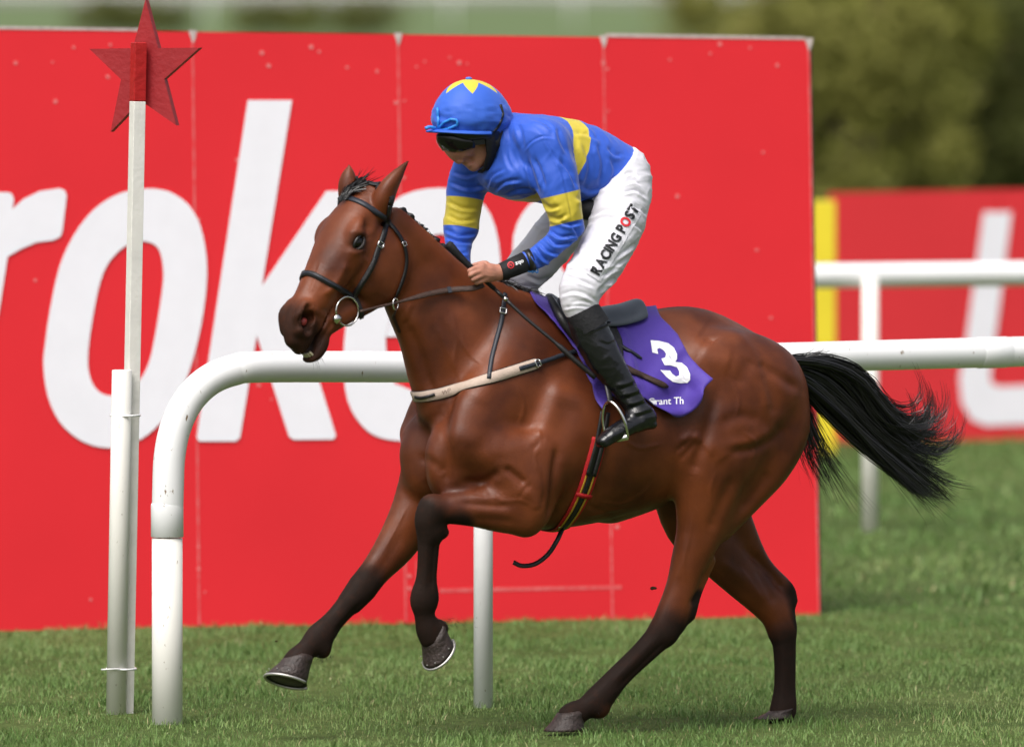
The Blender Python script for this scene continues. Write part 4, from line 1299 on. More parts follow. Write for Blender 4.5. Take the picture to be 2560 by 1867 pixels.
def strands(guides, n, k, spread, s_spread, start=0.0, lmin=0.75, lobes=False):
    """strands between guide curves (pixel x, y, s)"""
    G = [catmull(np.array(g, float), 8) for g in guides]
    G = [np.stack([np.interp(np.linspace(0, 1, k), np.linspace(0, 1, len(g)), g[:, j]) for j in range(3)], 1) for g in G]
    out = []
    locks = [(RNG.random() * (len(G) - 1), RNG.random(4) * 6.28, RNG.normal(size=4) * spread * 1.5, RNG.random(), RNG.normal() * s_spread) for _ in range(55)]
    for i in range(n):
        lk = locks[RNG.integers(0, len(locks))]
        x = float(np.clip(lk[0] + RNG.normal() * 0.10, 0, len(G) - 1)) if lobes else RNG.random() * (len(G) - 1)
        a = int(min(x, len(G) - 2)); f = x - a
        g = G[a] * (1 - f) + G[a + 1] * f
        L = lmin + (1 - lmin) * RNG.random() ** 0.7
        if lobes:          # the hair parts into an upper curl and a lower switch
            L *= 1 - 0.26 * math.exp(-((x - 2.5) / 0.8) ** 2) - 0.06 * RNG.random()
            if x < 1.5:
                L = 0.78 + 0.22 * RNG.random()
        t = np.linspace(start, 1, k) * L
        g = np.stack([np.interp(t, np.linspace(0, 1, k), g[:, j]) for j in range(3)], 1)
        tt = np.linspace(0, 1, k)
        ph = RNG.random(4) * 6.28
        am = RNG.normal(size=4) * spread
        if lobes:          # hair hangs together in locks
            ph = lk[1] + RNG.normal(size=4) * 0.15
            am = lk[2] + RNG.normal(size=4) * spread * 0.22
            g[:, 2] += lk[4]
        g[:, 0] += am[0] * tt + am[1] * 0.5 * np.sin(tt * 3 + ph[0]) * tt + RNG.normal() * 3
        g[:, 1] += am[2] * tt + am[3] * 0.5 * np.sin(tt * 4 + ph[1]) * tt + RNG.normal() * 3
        g[:, 2] += RNG.normal() * s_spread * (0.35 + 0.65 * tt)
        out.append([HW(*q) for q in g])
    return np.array(out)

# tail: dock, then the streaming hair
TAIL = [
    [(1958, 898, 0), (2030, 893, 0), (2100, 905, 0), (2160, 935, 0), (2200, 995, 0), (2250, 1035, 0), (2300, 1030, 0), (2315, 985, 0), (2292, 930, 0)],
    [(1960, 904, 0), (2030, 903, 0), (2100, 920, 0), (2160, 962, 0), (2205, 1030, 0), (2260, 1075, 0), (2320, 1075, 0), (2348, 1030, 0), (2335, 985, 0)],
    [(1962, 912, 0), (2030, 918, 0), (2095, 945, 0), (2150, 995, 0), (2200, 1065, 0), (2260, 1120, 0), (2325, 1140, 0), (2362, 1120, 0), (2370, 1075, 0)],
    [(1964, 920, 0), (2025, 935, 0), (2085, 970, 0), (2140, 1030, 0), (2195, 1095, 0), (2255, 1150, 0), (2310, 1190, 0), (2340, 1200, 0), (2372, 1190, 0)],
    [(1966, 930, 0), (2020, 955, 0), (2075, 1000, 0), (2130, 1055, 0), (2190, 1115, 0), (2250, 1170, 0), (2300, 1215, 0), (2330, 1245, 0), (2350, 1262, 0)],
    [(1968, 940, 0), (2010, 975, 0), (2060, 1025, 0), (2115, 1075, 0), (2180, 1130, 0), (2245, 1180, 0), (2295, 1220, 0), (2330, 1240, 0), (2385, 1250, 0)],
]
c1 = strands(TAIL, 2000, 14, 15, 0.035, lmin=0.66, lobes=True)
c2 = strands([[(1966, 935, 0), (2005, 985, 0), (2040, 1060, 0), (2080, 1140, 0), (2130, 1220, 0), (2195, 1292, 0)],
              [(1966, 940, 0), (1998, 1000, 0), (2020, 1080, 0), (2045, 1150, 0), (2080, 1200, 0), (2105, 1262, 0)],
              [(1966, 945, 0), (1990, 1010, 0), (2000, 1080, 0), (2015, 1130, 0), (2040, 1170, 0), (2060, 1200, 0)]], 260, 14, 22, 0.03, lmin=0.5)
c3 = strands([[(1970, 905, 0), (2100, 960, 0), (2230, 1090, 0), (2330, 1190, 0), (2370, 1235, 0), (2400, 1200, 0)],
              [(1970, 925, 0), (2080, 1000, 0), (2200, 1130, 0), (2290, 1230, 0), (2330, 1270, 0), (2345, 1300, 0)],
              [(1970, 910, 0), (2100, 950, 0), (2250, 1060, 0), (2350, 1090, 0), (2390, 1050, 0), (2380, 1010, 0)]], 160, 14, 20, 0.03, lmin=0.7)
c4 = strands([[(1985, 898, 0), (2020, 890, 0), (2045, 878, 0)], [(2020, 896, 0), (2060, 890, 0), (2085, 885, 0)], [(2050, 900, 0), (2090, 905, 0), (2120, 912, 0)]], 90, 14, 5, 0.02)
ribbons(np.concatenate([c1, c2, c3, c4]), np.concatenate([RNG.uniform(.002, .0048, len(c1)), RNG.uniform(.0015, .003, len(c2) + len(c3)), RNG.uniform(.0015, .003, len(c4))]), 'tail', horse)

# plaited mane, forelock and the tuft at the withers
def on_horse(px, py, off=0.0):
    d = ray(px, py)
    loc, nor, i, dist = HT.ray_cast(Vector(CAMP), Vector(d))
    if loc is None:
        return None, None
    return np.array(loc) + np.array(nor) * off, np.array(nor)

def crest_top(l):
    o = to_world((l, 0, 2.6))
    best = None
    for s in np.linspace(-0.03, 0.11, 15):
        loc, nor, i, dist = HT.ray_cast(Vector(to_world((l, s, 2.6))), Vector((0, 0, -1)))
        if loc is not None and (best is None or loc[2] > best[2]):
            best = np.array(loc)
    return best

_l0, _l1 = H(1000, 520, .04)[0], H(1165, 690, .01)[0]
for j in range(9):
    c_ = crest_top(_l0 + (_l1 - _l0) * (j + 0.25 * RNG.normal()) / 8.0)
    V_, F_ = sphere(c_ + np.array([0, 0, -0.004]), np.array([0.020, 0.016, 0.013]) * RNG.uniform(0.75, 1.1), None, 14, 10)
    V_ = [np.array(v) + 0.006 * np.array(noise.noise_vector(Vector(v) * 90)) for v in V_]
    obj('mane_plait', V_, F_, M_HAIR, horse)
cs = []
for j in range(700):
    l_ = _l0 + (_l1 - _l0) * RNG.random() * 1.25
    c_ = crest_top(l_) + RNG.normal(size=3) * [0.004, 0.004, 0.002]
    d_ = -HF * RNG.uniform(-0.2, 0.5) + HL * RNG.uniform(-0.3, 1.0) + np.array([0, 0, RNG.uniform(0.0, 0.45)])
    t = np.linspace(0, 1, 6)[:, None]
    cs.append(c_ + d_ * t * RNG.uniform(0.010, 0.022) + np.array([0, 0, -0.010]) * t ** 2)
for j in range(260):
    l_ = H(1225 + RNG.random() * 110, 735, 0)[0]
    c_ = crest_top(l_) + RNG.normal(size=3) * [0.006, 0.006, 0.002]
    d_ = -HF * RNG.uniform(0.2, 1.0) + HL * RNG.uniform(-0.2, 1.0) + np.array([0, 0, RNG.uniform(0.0, 0.7)])
    t = np.linspace(0, 1, 6)[:, None]
    cs.append(c_ + d_ * t * RNG.uniform(0.03, 0.07) + np.array([0, 0, -0.03]) * t ** 2)
ribbons(np.array(cs), 0.003, 'mane', horse)['kind'] = 'stuff'
cs = []
for j in range(240):
    p0 = Hd(-0.03 + RNG.normal() * 0.012, 0.012, RNG.normal() * 0.022)
    p1 = Hd(0.045 + RNG.normal() * 0.012, 0.034, -0.012 + RNG.normal() * 0.012)
    mid = (p0 + p1) / 2 + HN * (0.014 + 0.008 * RNG.random())
    t = np.linspace(0, 1, 6)[:, None]
    cs.append(to_world((1 - t) ** 2 * p0 + 2 * t * (1 - t) * mid + t ** 2 * p1))
for j in range(14):
    p0 = Hd(-0.03, 0.015, RNG.normal() * 0.02)
    t = np.linspace(0, 1, 6)[:, None]
    cs.append(to_world(p0 + t * (np.array([-0.05, 0.02, 0.035]) + RNG.normal(size=3) * 0.014)))
ribbons(np.array(cs), 0.0035, 'forelock', horse)['kind'] = 'stuff'
# fetlock feather, elbow and chin whiskers
cs = []
for (px_, py_, s_, n_, ln_, dx_, dy_) in ((1108, 1560, .11, 60, 10, 8, 4), (808, 1636, -.122, 70, 12, -2, 9), (1498, 1782, .11, 70, 10, 4, 7)):
    for j in range(n_):
        a_ = np.array([px_ + RNG.normal() * (10 if n_ != 60 or ln_ > 15 else 30), py_ + RNG.normal() * 7, s_ + RNG.normal() * 0.015])
        b_ = a_ + np.array([dx_, dy_, 0]) * RNG.uniform(0.3, 1.1) + np.array([RNG.normal() * ln_ * 0.3, RNG.normal() * ln_ * 0.3, 0])
        cs.append([HW(*(a_ + (b_ - a_) * t)) for t in np.linspace(0, 1, 5)])
tag(ribbons(np.array(cs), 0.0016, 'leg_hair', horse), kind='stuff')
cs = []
for j in range(26):
    p0 = Hd(0.56 + RNG.random() * 0.05, -0.222 + RNG.random() * 0.01, RNG.normal() * 0.02)
    d_ = np.array([RNG.uniform(0.2, 0.8), -1.0, RNG.normal() * 0.5])
    d_ = d_ / np.linalg.norm(d_) * RNG.uniform(0.015, 0.05)
    t = np.linspace(0, 1, 5)[:, None]
    cs.append(to_world(p0 + t * (d_[0] * HA + d_[1] * HN + d_[2] * HE)))
ribbons(np.array(cs), 0.0007, 'whiskers', horse)['kind'] = 'stuff'
# ------------------------------------------------------------------ the jockey
M_SKIN = mat('skin', (0.47, 0.21, 0.145), 0.5, 0.35, noise_amt=0.18, noise_scale=40, bump=0.15, bump_scale=120)
M_SKIN.node_tree.nodes['Principled BSDF'].inputs['Subsurface Weight'].default_value = 0.12
M_SKIN.node_tree.nodes['Principled BSDF'].inputs['Subsurface Radius'].default_value = (0.01, 0.004, 0.002)
M_SKIN.node_tree.nodes['Principled BSDF'].inputs['Subsurface Scale'].default_value = 0.5

def two_tone(name, a, b, rough, spec, sheen=0.0, crease=0.45):
    """cloth whose second colour starts where the stored stripe value turns positive"""
    m = mat(name, a, rough, spec, sheen=sheen)
    nt = m.node_tree; bs = nt.nodes['Principled BSDF']
    tc = nt.nodes.new('ShaderNodeTexCoord')
    mp = nt.nodes.new('ShaderNodeMapping'); mp.inputs['Scale'].default_value = (1.5, 1.0, 0.75); mp.inputs['Rotation'].default_value = (0.2, 0.5, 0.1)
    nt.links.new(tc.outputs['Object'], mp.inputs['Vector'])
    cr = nt.nodes.new('ShaderNodeTexNoise'); cr.noise_type = 'RIDGED_MULTIFRACTAL'; cr.normalize = True
    cr.inputs['Scale'].default_value = 7.0; cr.inputs['Detail'].default_value = 2.5; cr.inputs['Distortion'].default_value = 0.8
    nt.links.new(mp.outputs['Vector'], cr.inputs['Vector'])
    bp = nt.nodes.new('ShaderNodeBump'); bp.inputs['Strength'].default_value = crease; bp.inputs['Distance'].default_value = 0.02
    nt.links.new(cr.outputs['Fac'], bp.inputs['Height']); nt.links.new(bp.outputs['Normal'], bs.inputs['Normal'])
    at = nt.nodes.new('ShaderNodeAttribute'); at.attribute_name = 'stripe'
    r = nt.nodes.new('ShaderNodeMapRange'); r.inputs[1].default_value = -0.0012; r.inputs[2].default_value = 0.0012
    nt.links.new(at.outputs['Fac'], r.inputs['Value'])
    mx = nt.nodes.new('ShaderNodeMix'); mx.data_type = 'RGBA'
    mx.inputs[6].default_value = (*a, 1); mx.inputs[7].default_value = (*b, 1)
    nt.links.new(r.outputs[0], mx.inputs[0]); nt.links.new(mx.outputs[2], bs.inputs['Base Color'])
    return m
BLUE, YELLOW = (0.022, 0.088, 0.50), (0.56, 0.45, 0.040)
M_SILK = two_tone('racing_silk', BLUE, YELLOW, 0.52, 0.35, 0.15)
M_BREECH = mat('white_breeches', (0.69, 0.68, 0.74), 0.55, 0.35, noise_amt=0.05, noise_scale=14, bump=0.2, bump_scale=30)
M_BOOT = mat('black_boot', (0.008, 0.008, 0.010), 0.22, 0.55, bump=0.25, bump_scale=22)
M_SOCK = mat('black_cloth', (0.012, 0.012, 0.014), 0.7, 0.3, bump=0.3, bump_scale=90)
M_BLACK = mat('black_plastic', (0.012, 0.012, 0.013), 0.35, 0.5)
M_LENS = mat('goggle_lens', (0.010, 0.009, 0.009), 0.16, 0.35)
M_STEEL = mat('polished_steel', (0.72, 0.70, 0.68), 0.18, 0.5, metal=1.0)
M_PRINT_K = mat('black_print', (0.012, 0.012, 0.014), 0.6)
M_PRINT_R = mat('red_print', (0.62, 0.02, 0.03), 0.5)
M_PRINT_W = mat('white_print', (0.85, 0.84, 0.88), 0.5)
M_RIBBON = mat('blue_ribbon', (0.03, 0.24, 0.72), 0.4, 0.5)

jockey = thing('person', 'jockey in blue and yellow silks and white breeches crouching over the horse', 'person', tuple(HW(1520, 1100, 0.3)))

def folds(V, Q, amp, freq, stretch=(1, 1, 1), seed=0.0, mask=None):
    """cloth folds: ridged noise pushed along the normals"""
    N = normals(V, Q)
    st = np.asarray(stretch) * freq
    d = np.empty(len(V))
    for i, v in enumerate(V):
        p = Vector((v[0] * st[0] + seed, v[1] * st[1], v[2] * st[2]))
        w = noise.noise(p * 0.6) * 0.6
        p = p + Vector((w, -w, w))
        a = max(0.0, 1 - 2.6 * abs(noise.noise(p)))
        c = max(0.0, 1 - 2.6 * abs(noise.noise(p * 2.1 + Vector((7, 3, 1)))))
        d[i] = a * a + 0.45 * c * c - 0.35
    if mask is not None:
        d = d * mask
    return V + N * (amp * d)[:, None]

TORSO = [(1275, 362, -0.03, 0.13, 0.115), (1320, 385, -0.01, 0.175, 0.150), (1385, 403, 0.0, 0.185, 0.166), (1455, 420, 0.0, 0.175, 0.160), (1520, 437, 0.0, 0.165, 0.135)]
ARM_N = [(1372, 385, 0.165, 0.08, 0.082), (1392, 450, 0.20, 0.075, 0.080), (1408, 515, 0.22, 0.068, 0.068), (1420, 572, 0.225, 0.058, 0.058)]
FORE_N = [(1418, 578, 0.225, 0.056, 0.058), (1385, 618, 0.215, 0.050, 0.052), (1345, 643, 0.195, 0.042, 0.043), (1320, 652, 0.185, 0.037, 0.037)]
ARM_F = [(1205, 392, -0.15, 0.08, 0.085), (1175, 445, -0.185, 0.073, 0.078), (1160, 515, -0.195, 0.066, 0.068), (1153, 570, -0.185, 0.062, 0.064)]
FORE_F = [(1152, 572, -0.185, 0.058, 0.060), (1145, 612, -0.15, 0.048, 0.050), (1150, 655, -0.105, 0.040, 0.042), (1158, 680, -0.085, 0.036, 0.036)]
LEG_N = [(1530, 440, 0.06, 0.12, 0.115), (1552, 495, 0.125, 0.115, 0.108), (1537, 570, 0.19, 0.103, 0.100), (1500, 648, 0.24, 0.092, 0.094), (1457, 713, 0.275, 0.080, 0.084),
         (1449, 752, 0.285, 0.068, 0.072), (1456, 782, 0.29, 0.060, 0.061)]
LEG_F = [(1510, 440, -0.06, 0.12, 0.115), (1470, 505, -0.13, 0.11, 0.105), (1400, 580, -0.19, 0.095, 0.092), (1340, 650, -0.24, 0.085, 0.085), (1295, 700, -0.275, 0.075, 0.078), (1305, 742, -0.29, 0.065, 0.066), (1320, 780, -0.3, 0.058, 0.06)]
BOOT_N = [(1455, 780, 0.29, 0.060, 0.062), (1478, 834, 0.305, 0.064, 0.071), (1510, 895, 0.325, 0.060, 0.067), (1545, 950, 0.34, 0.050, 0.055), (1578, 1000, 0.352, 0.042, 0.044), (1600, 1035, 0.36, 0.041, 0.044)]
FOOT_N = [(1618, 1046, 0.36, 0.036, 0.038), (1580, 1060, 0.372, 0.042, 0.038), (1535, 1083, 0.385, 0.042, 0.030), (1503, 1103, 0.39, 0.030, 0.018)]
BOOT_F = [(1320, 778, -0.30, 0.056, 0.058), (1360, 850, -0.315, 0.058, 0.060), (1400, 930, -0.335, 0.052, 0.054), (1430, 1000, -0.35, 0.044, 0.044), (1450, 1035, -0.36, 0.042, 0.042)]
FOOT_F = [(1465, 1046, -0.36, 0.036, 0.038), (1425, 1060, -0.372, 0.042, 0.038), (1385, 1083, -0.385, 0.042, 0.030), (1355, 1103, -0.39, 0.030, 0.018)]
JLO, JHI = (-0.60, -0.50, 0.95), (0.70, 0.52, 2.50)

def slim(rows, f):
    return [tuple(r[:3]) + (r[3] * f, r[4] * f) for r in rows]

def hand(fd, wrist, knuckles, pips, tips, thumb, palm, rp=0.0):
    fd.chain(hc([wrist + (0.024, 0.026), palm + (0.024, 0.036)]), k=0.012)
    for a, b, c in zip(knuckles, pips, tips):
        fd.chain(hc([palm + (0.016, 0.016), a + (0.0125, 0.0125)]), k=0.014, sub=1)
        fd.chain(hc([a + (0.0112, 0.0112), b + (0.0092, 0.0092), c + (0.008, 0.008)]), k=0.0015, sub=3)
    fd.chain(hc([palm + (0.014, 0.014), thumb[0] + (0.0125, 0.0125), thumb[1] + (0.010, 0.010)]), k=0.004, sub=3)

def grow_body():
    fd = Field(JLO, JHI, 0.0042)
    for rows, f in ((TORSO, 0.80), (ARM_N, 0.62), (FORE_N, 0.66), (ARM_F, 0.62), (FORE_F, 0.66), (LEG_N, 0.80), (LEG_F, 0.80), (BOOT_N, 0.82), (FOOT_N, 0.75), (BOOT_F, 0.82), (FOOT_F, 0.75)):
        fd.chain(hc(slim(rows, f)), k=0.03)
    fd.chain(hc([(1322, 652, 0.186, 0.026, 0.026), (1285, 668, 0.175, 0.025, 0.026), (1245, 682, 0.165, 0.024, 0.027)]), k=0.015)
    # near hand closed on the rein and whip
    hand(fd, (1252, 681, 0.166), [(1205, 664, 0.172), (1204, 675, 0.178), (1207, 687, 0.178), (1213, 698, 0.172)],
         [(1174, 677, 0.172), (1176, 688, 0.178), (1183, 699, 0.178), (1192, 707, 0.170)],
         [(1180, 680, 0.135), (1182, 690, 0.135), (1188, 700, 0.135), (1195, 707, 0.135)], [(1215, 660, 0.145), (1185, 664, 0.13)], (1226, 682, 0.166))
    hand(fd, (1160, 684, -0.08), [(1150, 690, -0.04), (1152, 702, -0.04), (1156, 712, -0.045), (1160, 722, -0.05)],
         [(1140, 700, -0.01), (1142, 712, -0.01), (1146, 722, -0.015), (1150, 730, -0.02)],
         [(1158, 704, 0.005), (1160, 714, 0.005), (1163, 722, 0.0), (1166, 729, -0.005)], [(1172, 690, -0.04), (1170, 700, -0.01)], (1163, 702, -0.065))
    # neck and head
    fd.chain(hc([(1290, 372, -0.02, 0.075, 0.075), (1240, 362, -0.02, 0.062, 0.065), (1205, 345, -0.02, 0.065, 0.07)]), k=0.03)
    fd.blob(H(1178, 305, -0.02), (0.100, 0.080, 0.100), k=0.02)
    fd.blob(H(1150, 352, -0.02), (0.070, 0.066, 0.075), k=0.03)
    fd.chain(hc([(1198, 390, -0.02, 0.052, 0.045), (1184, 413, -0.02, 0.034, 0.024)]), k=0.03)          # jaw and chin
    fd.chain(hc([(1122, 366, -0.02, 0.014, 0.017), (1136, 388, -0.02, 0.015, 0.018), (1147, 401, -0.02, 0.017, 0.015)]), k=0.010)     # nose
    fd.blob(H(1153, 402, -0.002), (0.011, 0.010, 0.010), k=0.008)
    fd.chain(hc([(1163, 405, -0.02, 0.024, 0.012), (1171, 411, -0.02, 0.023, 0.011)]), k=0.010)          # lips
    for s in (0.012, -0.052):
        fd.blob(H(1164, 378, s), (0.026, 0.016, 0.024), k=0.02)                                            # cheeks
    fd.blob(H(1135, 374, 0.012), (0.014, 0.012, 0.010), k=0.01, mode='cut')
    for s in (0.058, -0.098):
        fd.blob(H(1243, 338, s), (0.022, 0.012, 0.032), k=0.008)
        fd.blob(H(1240, 338, s * 1.15), (0.011, 0.008, 0.018), k=0.006, mode='cut')
    return fd

fb = grow_body()
Vb, Qb = fb.mesh(1)
WBd = to_world(Vb)
WBd = strokes_on(WBd, normals(WBd, Qb), [([(1162, 411), (1172, 408), (1184, 404)], 2.2, -0.006, None), ([(1168, 416), (1178, 413), (1186, 410)], 2.5, 0.003, None), ([(1158, 398), (1170, 396), (1180, 402)], 4, -0.004, None),
                                         ([(1200, 664), (1188, 670)], 2.0, 0.0, None), ([(1206, 662), (1218, 668), (1236, 672)], 2.5, 0.0015, None), ([(1208, 686), (1224, 690), (1240, 690)], 2.5, 0.0015, None)])
obj('body', WBd, Qb, M_SKIN, jockey)

def garment(name, rows_list, m, k=0.03, clip=None, amp=0.0, freq=10.0, stretch=(1, 1, 1), seed=0.0, smooth=1, stripe=None, extra=None, res=0.0055, k_list=None):
    fd = Field(JLO, JHI, res)
    for i, rows in enumerate(rows_list):
        fd.chain(hc(rows), k=k if k_list is None else k_list[i])
    if extra: extra(fd)
    if clip: fd.clip(clip)
    V, Q = fd.mesh(smooth)
    if stripe is not None:
        st = stripe(V)
    if amp:
        V = folds(V, Q, amp, freq, stretch, seed)
        V = relax(V, Q, 1)
    o = obj(name, to_world(V), Q, m, jockey)
    if stripe is not None:
        a = o.data.attributes.new('stripe', 'FLOAT', 'POINT')
        a.data.foreach_set('value', st.astype(np.float32))
    return o, to_world(V), Q

def plane3(a, b, c):
    n = np.cross(b - a, c - a); n /= np.linalg.norm(n)
    return a, n

# jacket
HEM = plane3(H(1568, 392, 0.0), H(1530, 478, 0.17), H(1450, 536, 0.08))
if (H(1300, 380, 0) - HEM[0]) @ HEM[1] > 0: HEM = (HEM[0], -HEM[1])
def hem_clip(X, Y, Z):
    a, n = HEM
    return (X - a[0]) * n[0] + (Y - a[1]) * n[1] + (Z - a[2]) * n[2]
hem_clip2 = lambda X, Y, Z: hem_clip(X, Y, Z)
HOOP = plane3(H(1410, 298, 0.0), H(1443, 400, 0.19), H(1305, 500, 0.0))
def axis_band(V, a, b, t0, t1, rad):
    """signed value of a band round a limb from a to b between the fractions t0 and t1"""
    d = b - a; L = np.linalg.norm(d); d = d / L
    t = (V - a) @ d
    r = np.linalg.norm(V - a - t[:, None] * d, axis=1)
    v = np.minimum(t - t0 * L, t1 * L - t)
    return np.where(r < rad, v, -0.1)
def silk_stripe(V):
    hoop = 0.036 - np.abs((V - HOOP[0]) @ HOOP[1])
    an = [np.array(H(*p[:3])) for p in ARM_N]; af = [np.array(H(*p[:3])) for p in ARM_F]
    dn = np.minimum(seg_dist(V, an), seg_dist(V, [np.array(H(*p[:3])) for p in FORE_N])) - 0.088
    df = np.minimum(seg_dist(V, af), seg_dist(V, [np.array(H(*p[:3])) for p in FORE_F])) - 0.088
    hoop = np.where((dn < 0) & (V[:, 1] > 0.13), -0.1, hoop)
    hoop = np.where((df < 0) & (V[:, 1] < -0.12), -0.1, hoop)
    b1 = axis_band(V, H(1397, 486, 0.21), H(1414, 557, 0.222), 0.0, 1.0, 0.105)
    b1 = np.where(V[:, 1] > 0.10, b1, -0.1)
    b2 = axis_band(V, H(1162, 497, -0.193), H(1153, 570, -0.187), 0.0, 1.0, 0.105)
    b2 = np.where(V[:, 1] < -0.08, b2, -0.1)
    hoop = np.where(V[:, 2] < H(1300, 520, 0)[2], -0.1, hoop)
    return np.maximum(np.maximum(hoop, b1), b2)
def collar(fd):
    fd.chain(hc([(1262, 352, -0.02, 0.085, 0.085), (1290, 372, -0.015, 0.11, 0.11)]), k=0.04)
    fd.blob(H(1350, 345, 0.13), (0.09, 0.09, 0.07), k=0.06)
    fd.blob(H(1245, 372, -0.12), (0.09, 0.09, 0.075), k=0.06)
    fd.blob(H(1285, 440, 0.0), (0.12, 0.15, 0.085), k=0.06)
jk, JV, JQ = garment('jacket', [TORSO, ARM_N, FORE_N, ARM_F, FORE_F], M_SILK, clip=hem_clip2, amp=0.0042, freq=6.0, stretch=(1.25, 0.9, 0.85), seed=2.0, stripe=silk_stripe, extra=collar, smooth=2,
                    k_list=[0.04, 0.035, 0.02, 0.035, 0.02])
# sharper creases on the sleeves and back
NJ = normals(JV, JQ)
JS = []
def crease(pts, w, amt):
    """a fold: a groove with a raised lip beside it"""
    P = np.array(pts, float)
    JS.append((pts, w, -amt, None))
    t = P[-1] - P[0]; nrm_ = np.array([-t[1], t[0]]) / (np.linalg.norm(t) + 1e-9)
    JS.append(([tuple(q + nrm_ * w * 1.7) for q in P], w, amt * 0.75, None))
for c in ([(1372, 575), (1400, 592), (1440, 588)], [(1362, 588), (1392, 612), (1436, 604)], [(1348, 606), (1372, 630), (1405, 636)], [(1338, 618), (1358, 646), (1384, 658)], [(1400, 556), (1428, 562), (1453, 556)],
          [(1425, 560), (1442, 580), (1450, 606)], [(1330, 632), (1345, 655), (1352, 668)]):
    crease(c, 4.0, 0.0085)
for c in ([(1296, 312), (1303, 340), (1306, 372)], [(1270, 320), (1276, 372), (1292, 420)], [(1279, 340), (1288, 390), (1310, 430)], [(1290, 355), (1300, 395), (1325, 425)], [(1266, 345), (1268, 385), (1280, 425)]):
    crease(c, 6.0, 0.0055)
for c in ([(1311, 374), (1332, 352), (1360, 341), (1382, 345)], [(1360, 343), (1379, 380), (1404, 428), (1413, 468)], [(1413, 468), (1421, 500), (1430, 545)]):
    crease(c, 2.6, 0.004)
for c in ([(1320, 400), (1330, 440), (1346, 486)], [(1335, 395), (1350, 430), (1362, 470)], [(1345, 500), (1375, 520), (1400, 515)], [(1370, 540), (1395, 548), (1420, 535)], [(1400, 400), (1425, 430), (1442, 470)]):
    crease(c, 5.0, 0.008)
for c in ([(1445, 455), (1470, 475), (1505, 470)], [(1440, 492), (1466, 502), (1495, 500)], [(1458, 360), (1475, 415), (1462, 470)], [(1495, 360), (1508, 410), (1500, 460)], [(1520, 368), (1538, 386), (1556, 388)],
          [(1530, 400), (1538, 430), (1525, 468)], [(1440, 330), (1470, 335), (1500, 350)], [(1330, 295), (1360, 305), (1385, 325)], [(1395, 320), (1402, 350), (1420, 385)]):
    crease(c, 6.0, 0.0065)
for c in ([(1112, 574), (1150, 588), (1192, 584)], [(1112, 592), (1146, 604), (1180, 606)], [(1125, 456), (1165, 470), (1212, 466)], [(1130, 430), (1165, 440), (1200, 430)], [(1118, 620), (1140, 635), (1170, 630)],
          [(1216, 470), (1228, 440), (1258, 424)], [(1235, 478), (1262, 456), (1300, 450)], [(1262, 488), (1295, 476), (1332, 474)], [(1120, 505), (1155, 520), (1195, 522)], [(1122, 540), (1150, 552), (1190, 548)]):
    crease(c, 4.5, 0.0075)
JV = strokes_on(JV, NJ, JS)
jk.data.vertices.foreach_set('co', JV.astype(np.float32).ravel())
JT = bvh_of(JV, JQ)

# breeches
TOPL = hem_clip
def waist(X, Y, Z):
    return -(hem_clip(X, Y, Z) + 0.03)
def seat(fd):
    fd.blob(H(1548, 450, 0.07), (0.12, 0.11, 0.13), k=0.05)
    fd.blob(H(1540, 450, -0.07), (0.12, 0.11, 0.13), k=0.05)
br, BV, BQ = garment('breeches', [LEG_N, LEG_F], M_BREECH, clip=waist, amp=0.0045, freq=7.0, stretch=(0.8, 0.8, 1.6), seed=11.0, extra=seat, smooth=1)
NB = normals(BV, BQ)
BS = []
for pts, w, amt in (([(1402, 738), (1430, 729), (1462, 735), (1490, 752)], 4.5, 0.0055), ([(1425, 758), (1455, 753), (1480, 760)], 4, 0.004), ([(1414, 690), (1446, 700), (1484, 716)], 4, 0.006),
                    ([(1424, 664), (1455, 658), (1484, 668)], 4, 0.006), ([(1500, 728), (1520, 708), (1542, 694)], 4.5, 0.011), ([(1540, 645), (1566, 626), (1592, 608)], 4, 0.007), ([(1535, 668), (1558, 652), (1576, 642)], 4, 0.006),
                    ([(1466, 545), (1508, 526), (1545, 530)], 5, 0.008), ([(1470, 560), (1505, 545), (1535, 548)], 4, 0.006), ([(1556, 482), (1590, 476), (1616, 494)], 4, 0.008), ([(1552, 462), (1582, 452), (1602, 462)], 4, 0.007),
                    ([(1560, 438), (1578, 432), (1590, 442)], 4, 0.006), ([(1585, 560), (1606, 576), (1602, 598)], 4, 0.007), ([(1570, 520), (1600, 522), (1618, 540)], 4, 0.007), ([(1500, 600), (1480, 620), (1470, 650)], 5, 0.005),
                    ([(1320, 690), (1350, 702), (1384, 690)], 5, 0.008), ([(1275, 700), (1300, 715), (1330, 718)], 4, 0.008), ([(1410, 770), (1445, 764), (1490, 770)], 3, 0.005), ([(1440, 640), (1452, 600), (1472, 565)], 5, 0.005),
                    ([(1510, 690), (1528, 676), (1548, 668)], 4, 0.008), ([(1290, 640), (1330, 650), (1360, 630)], 6, 0.006)):
    P = np.array(pts, float)
    BS.append((pts, w, -amt, None))
    t = P[-1] - P[0]; nrm_ = np.array([-t[1], t[0]]) / np.linalg.norm(t)
    BS.append(([tuple(q + nrm_ * w * 1.7) for q in P], w, amt * 0.7, None))
BV = strokes_on(BV, NB, BS)
br.data.vertices.foreach_set('co', BV.astype(np.float32).ravel())
BT = bvh_of(BV, BQ)

# black body protector showing between jacket and breeches
def gap_fill(fd):
    fd.blob(H(1470, 524, 0.09), (0.060, 0.060, 0.040), k=0.02)
garment('body_protector', [[(1430, 505, 0.0, 0.09, 0.05), (1480, 510, 0.0, 0.09, 0.05)]], M_SOCK, extra=gap_fill)
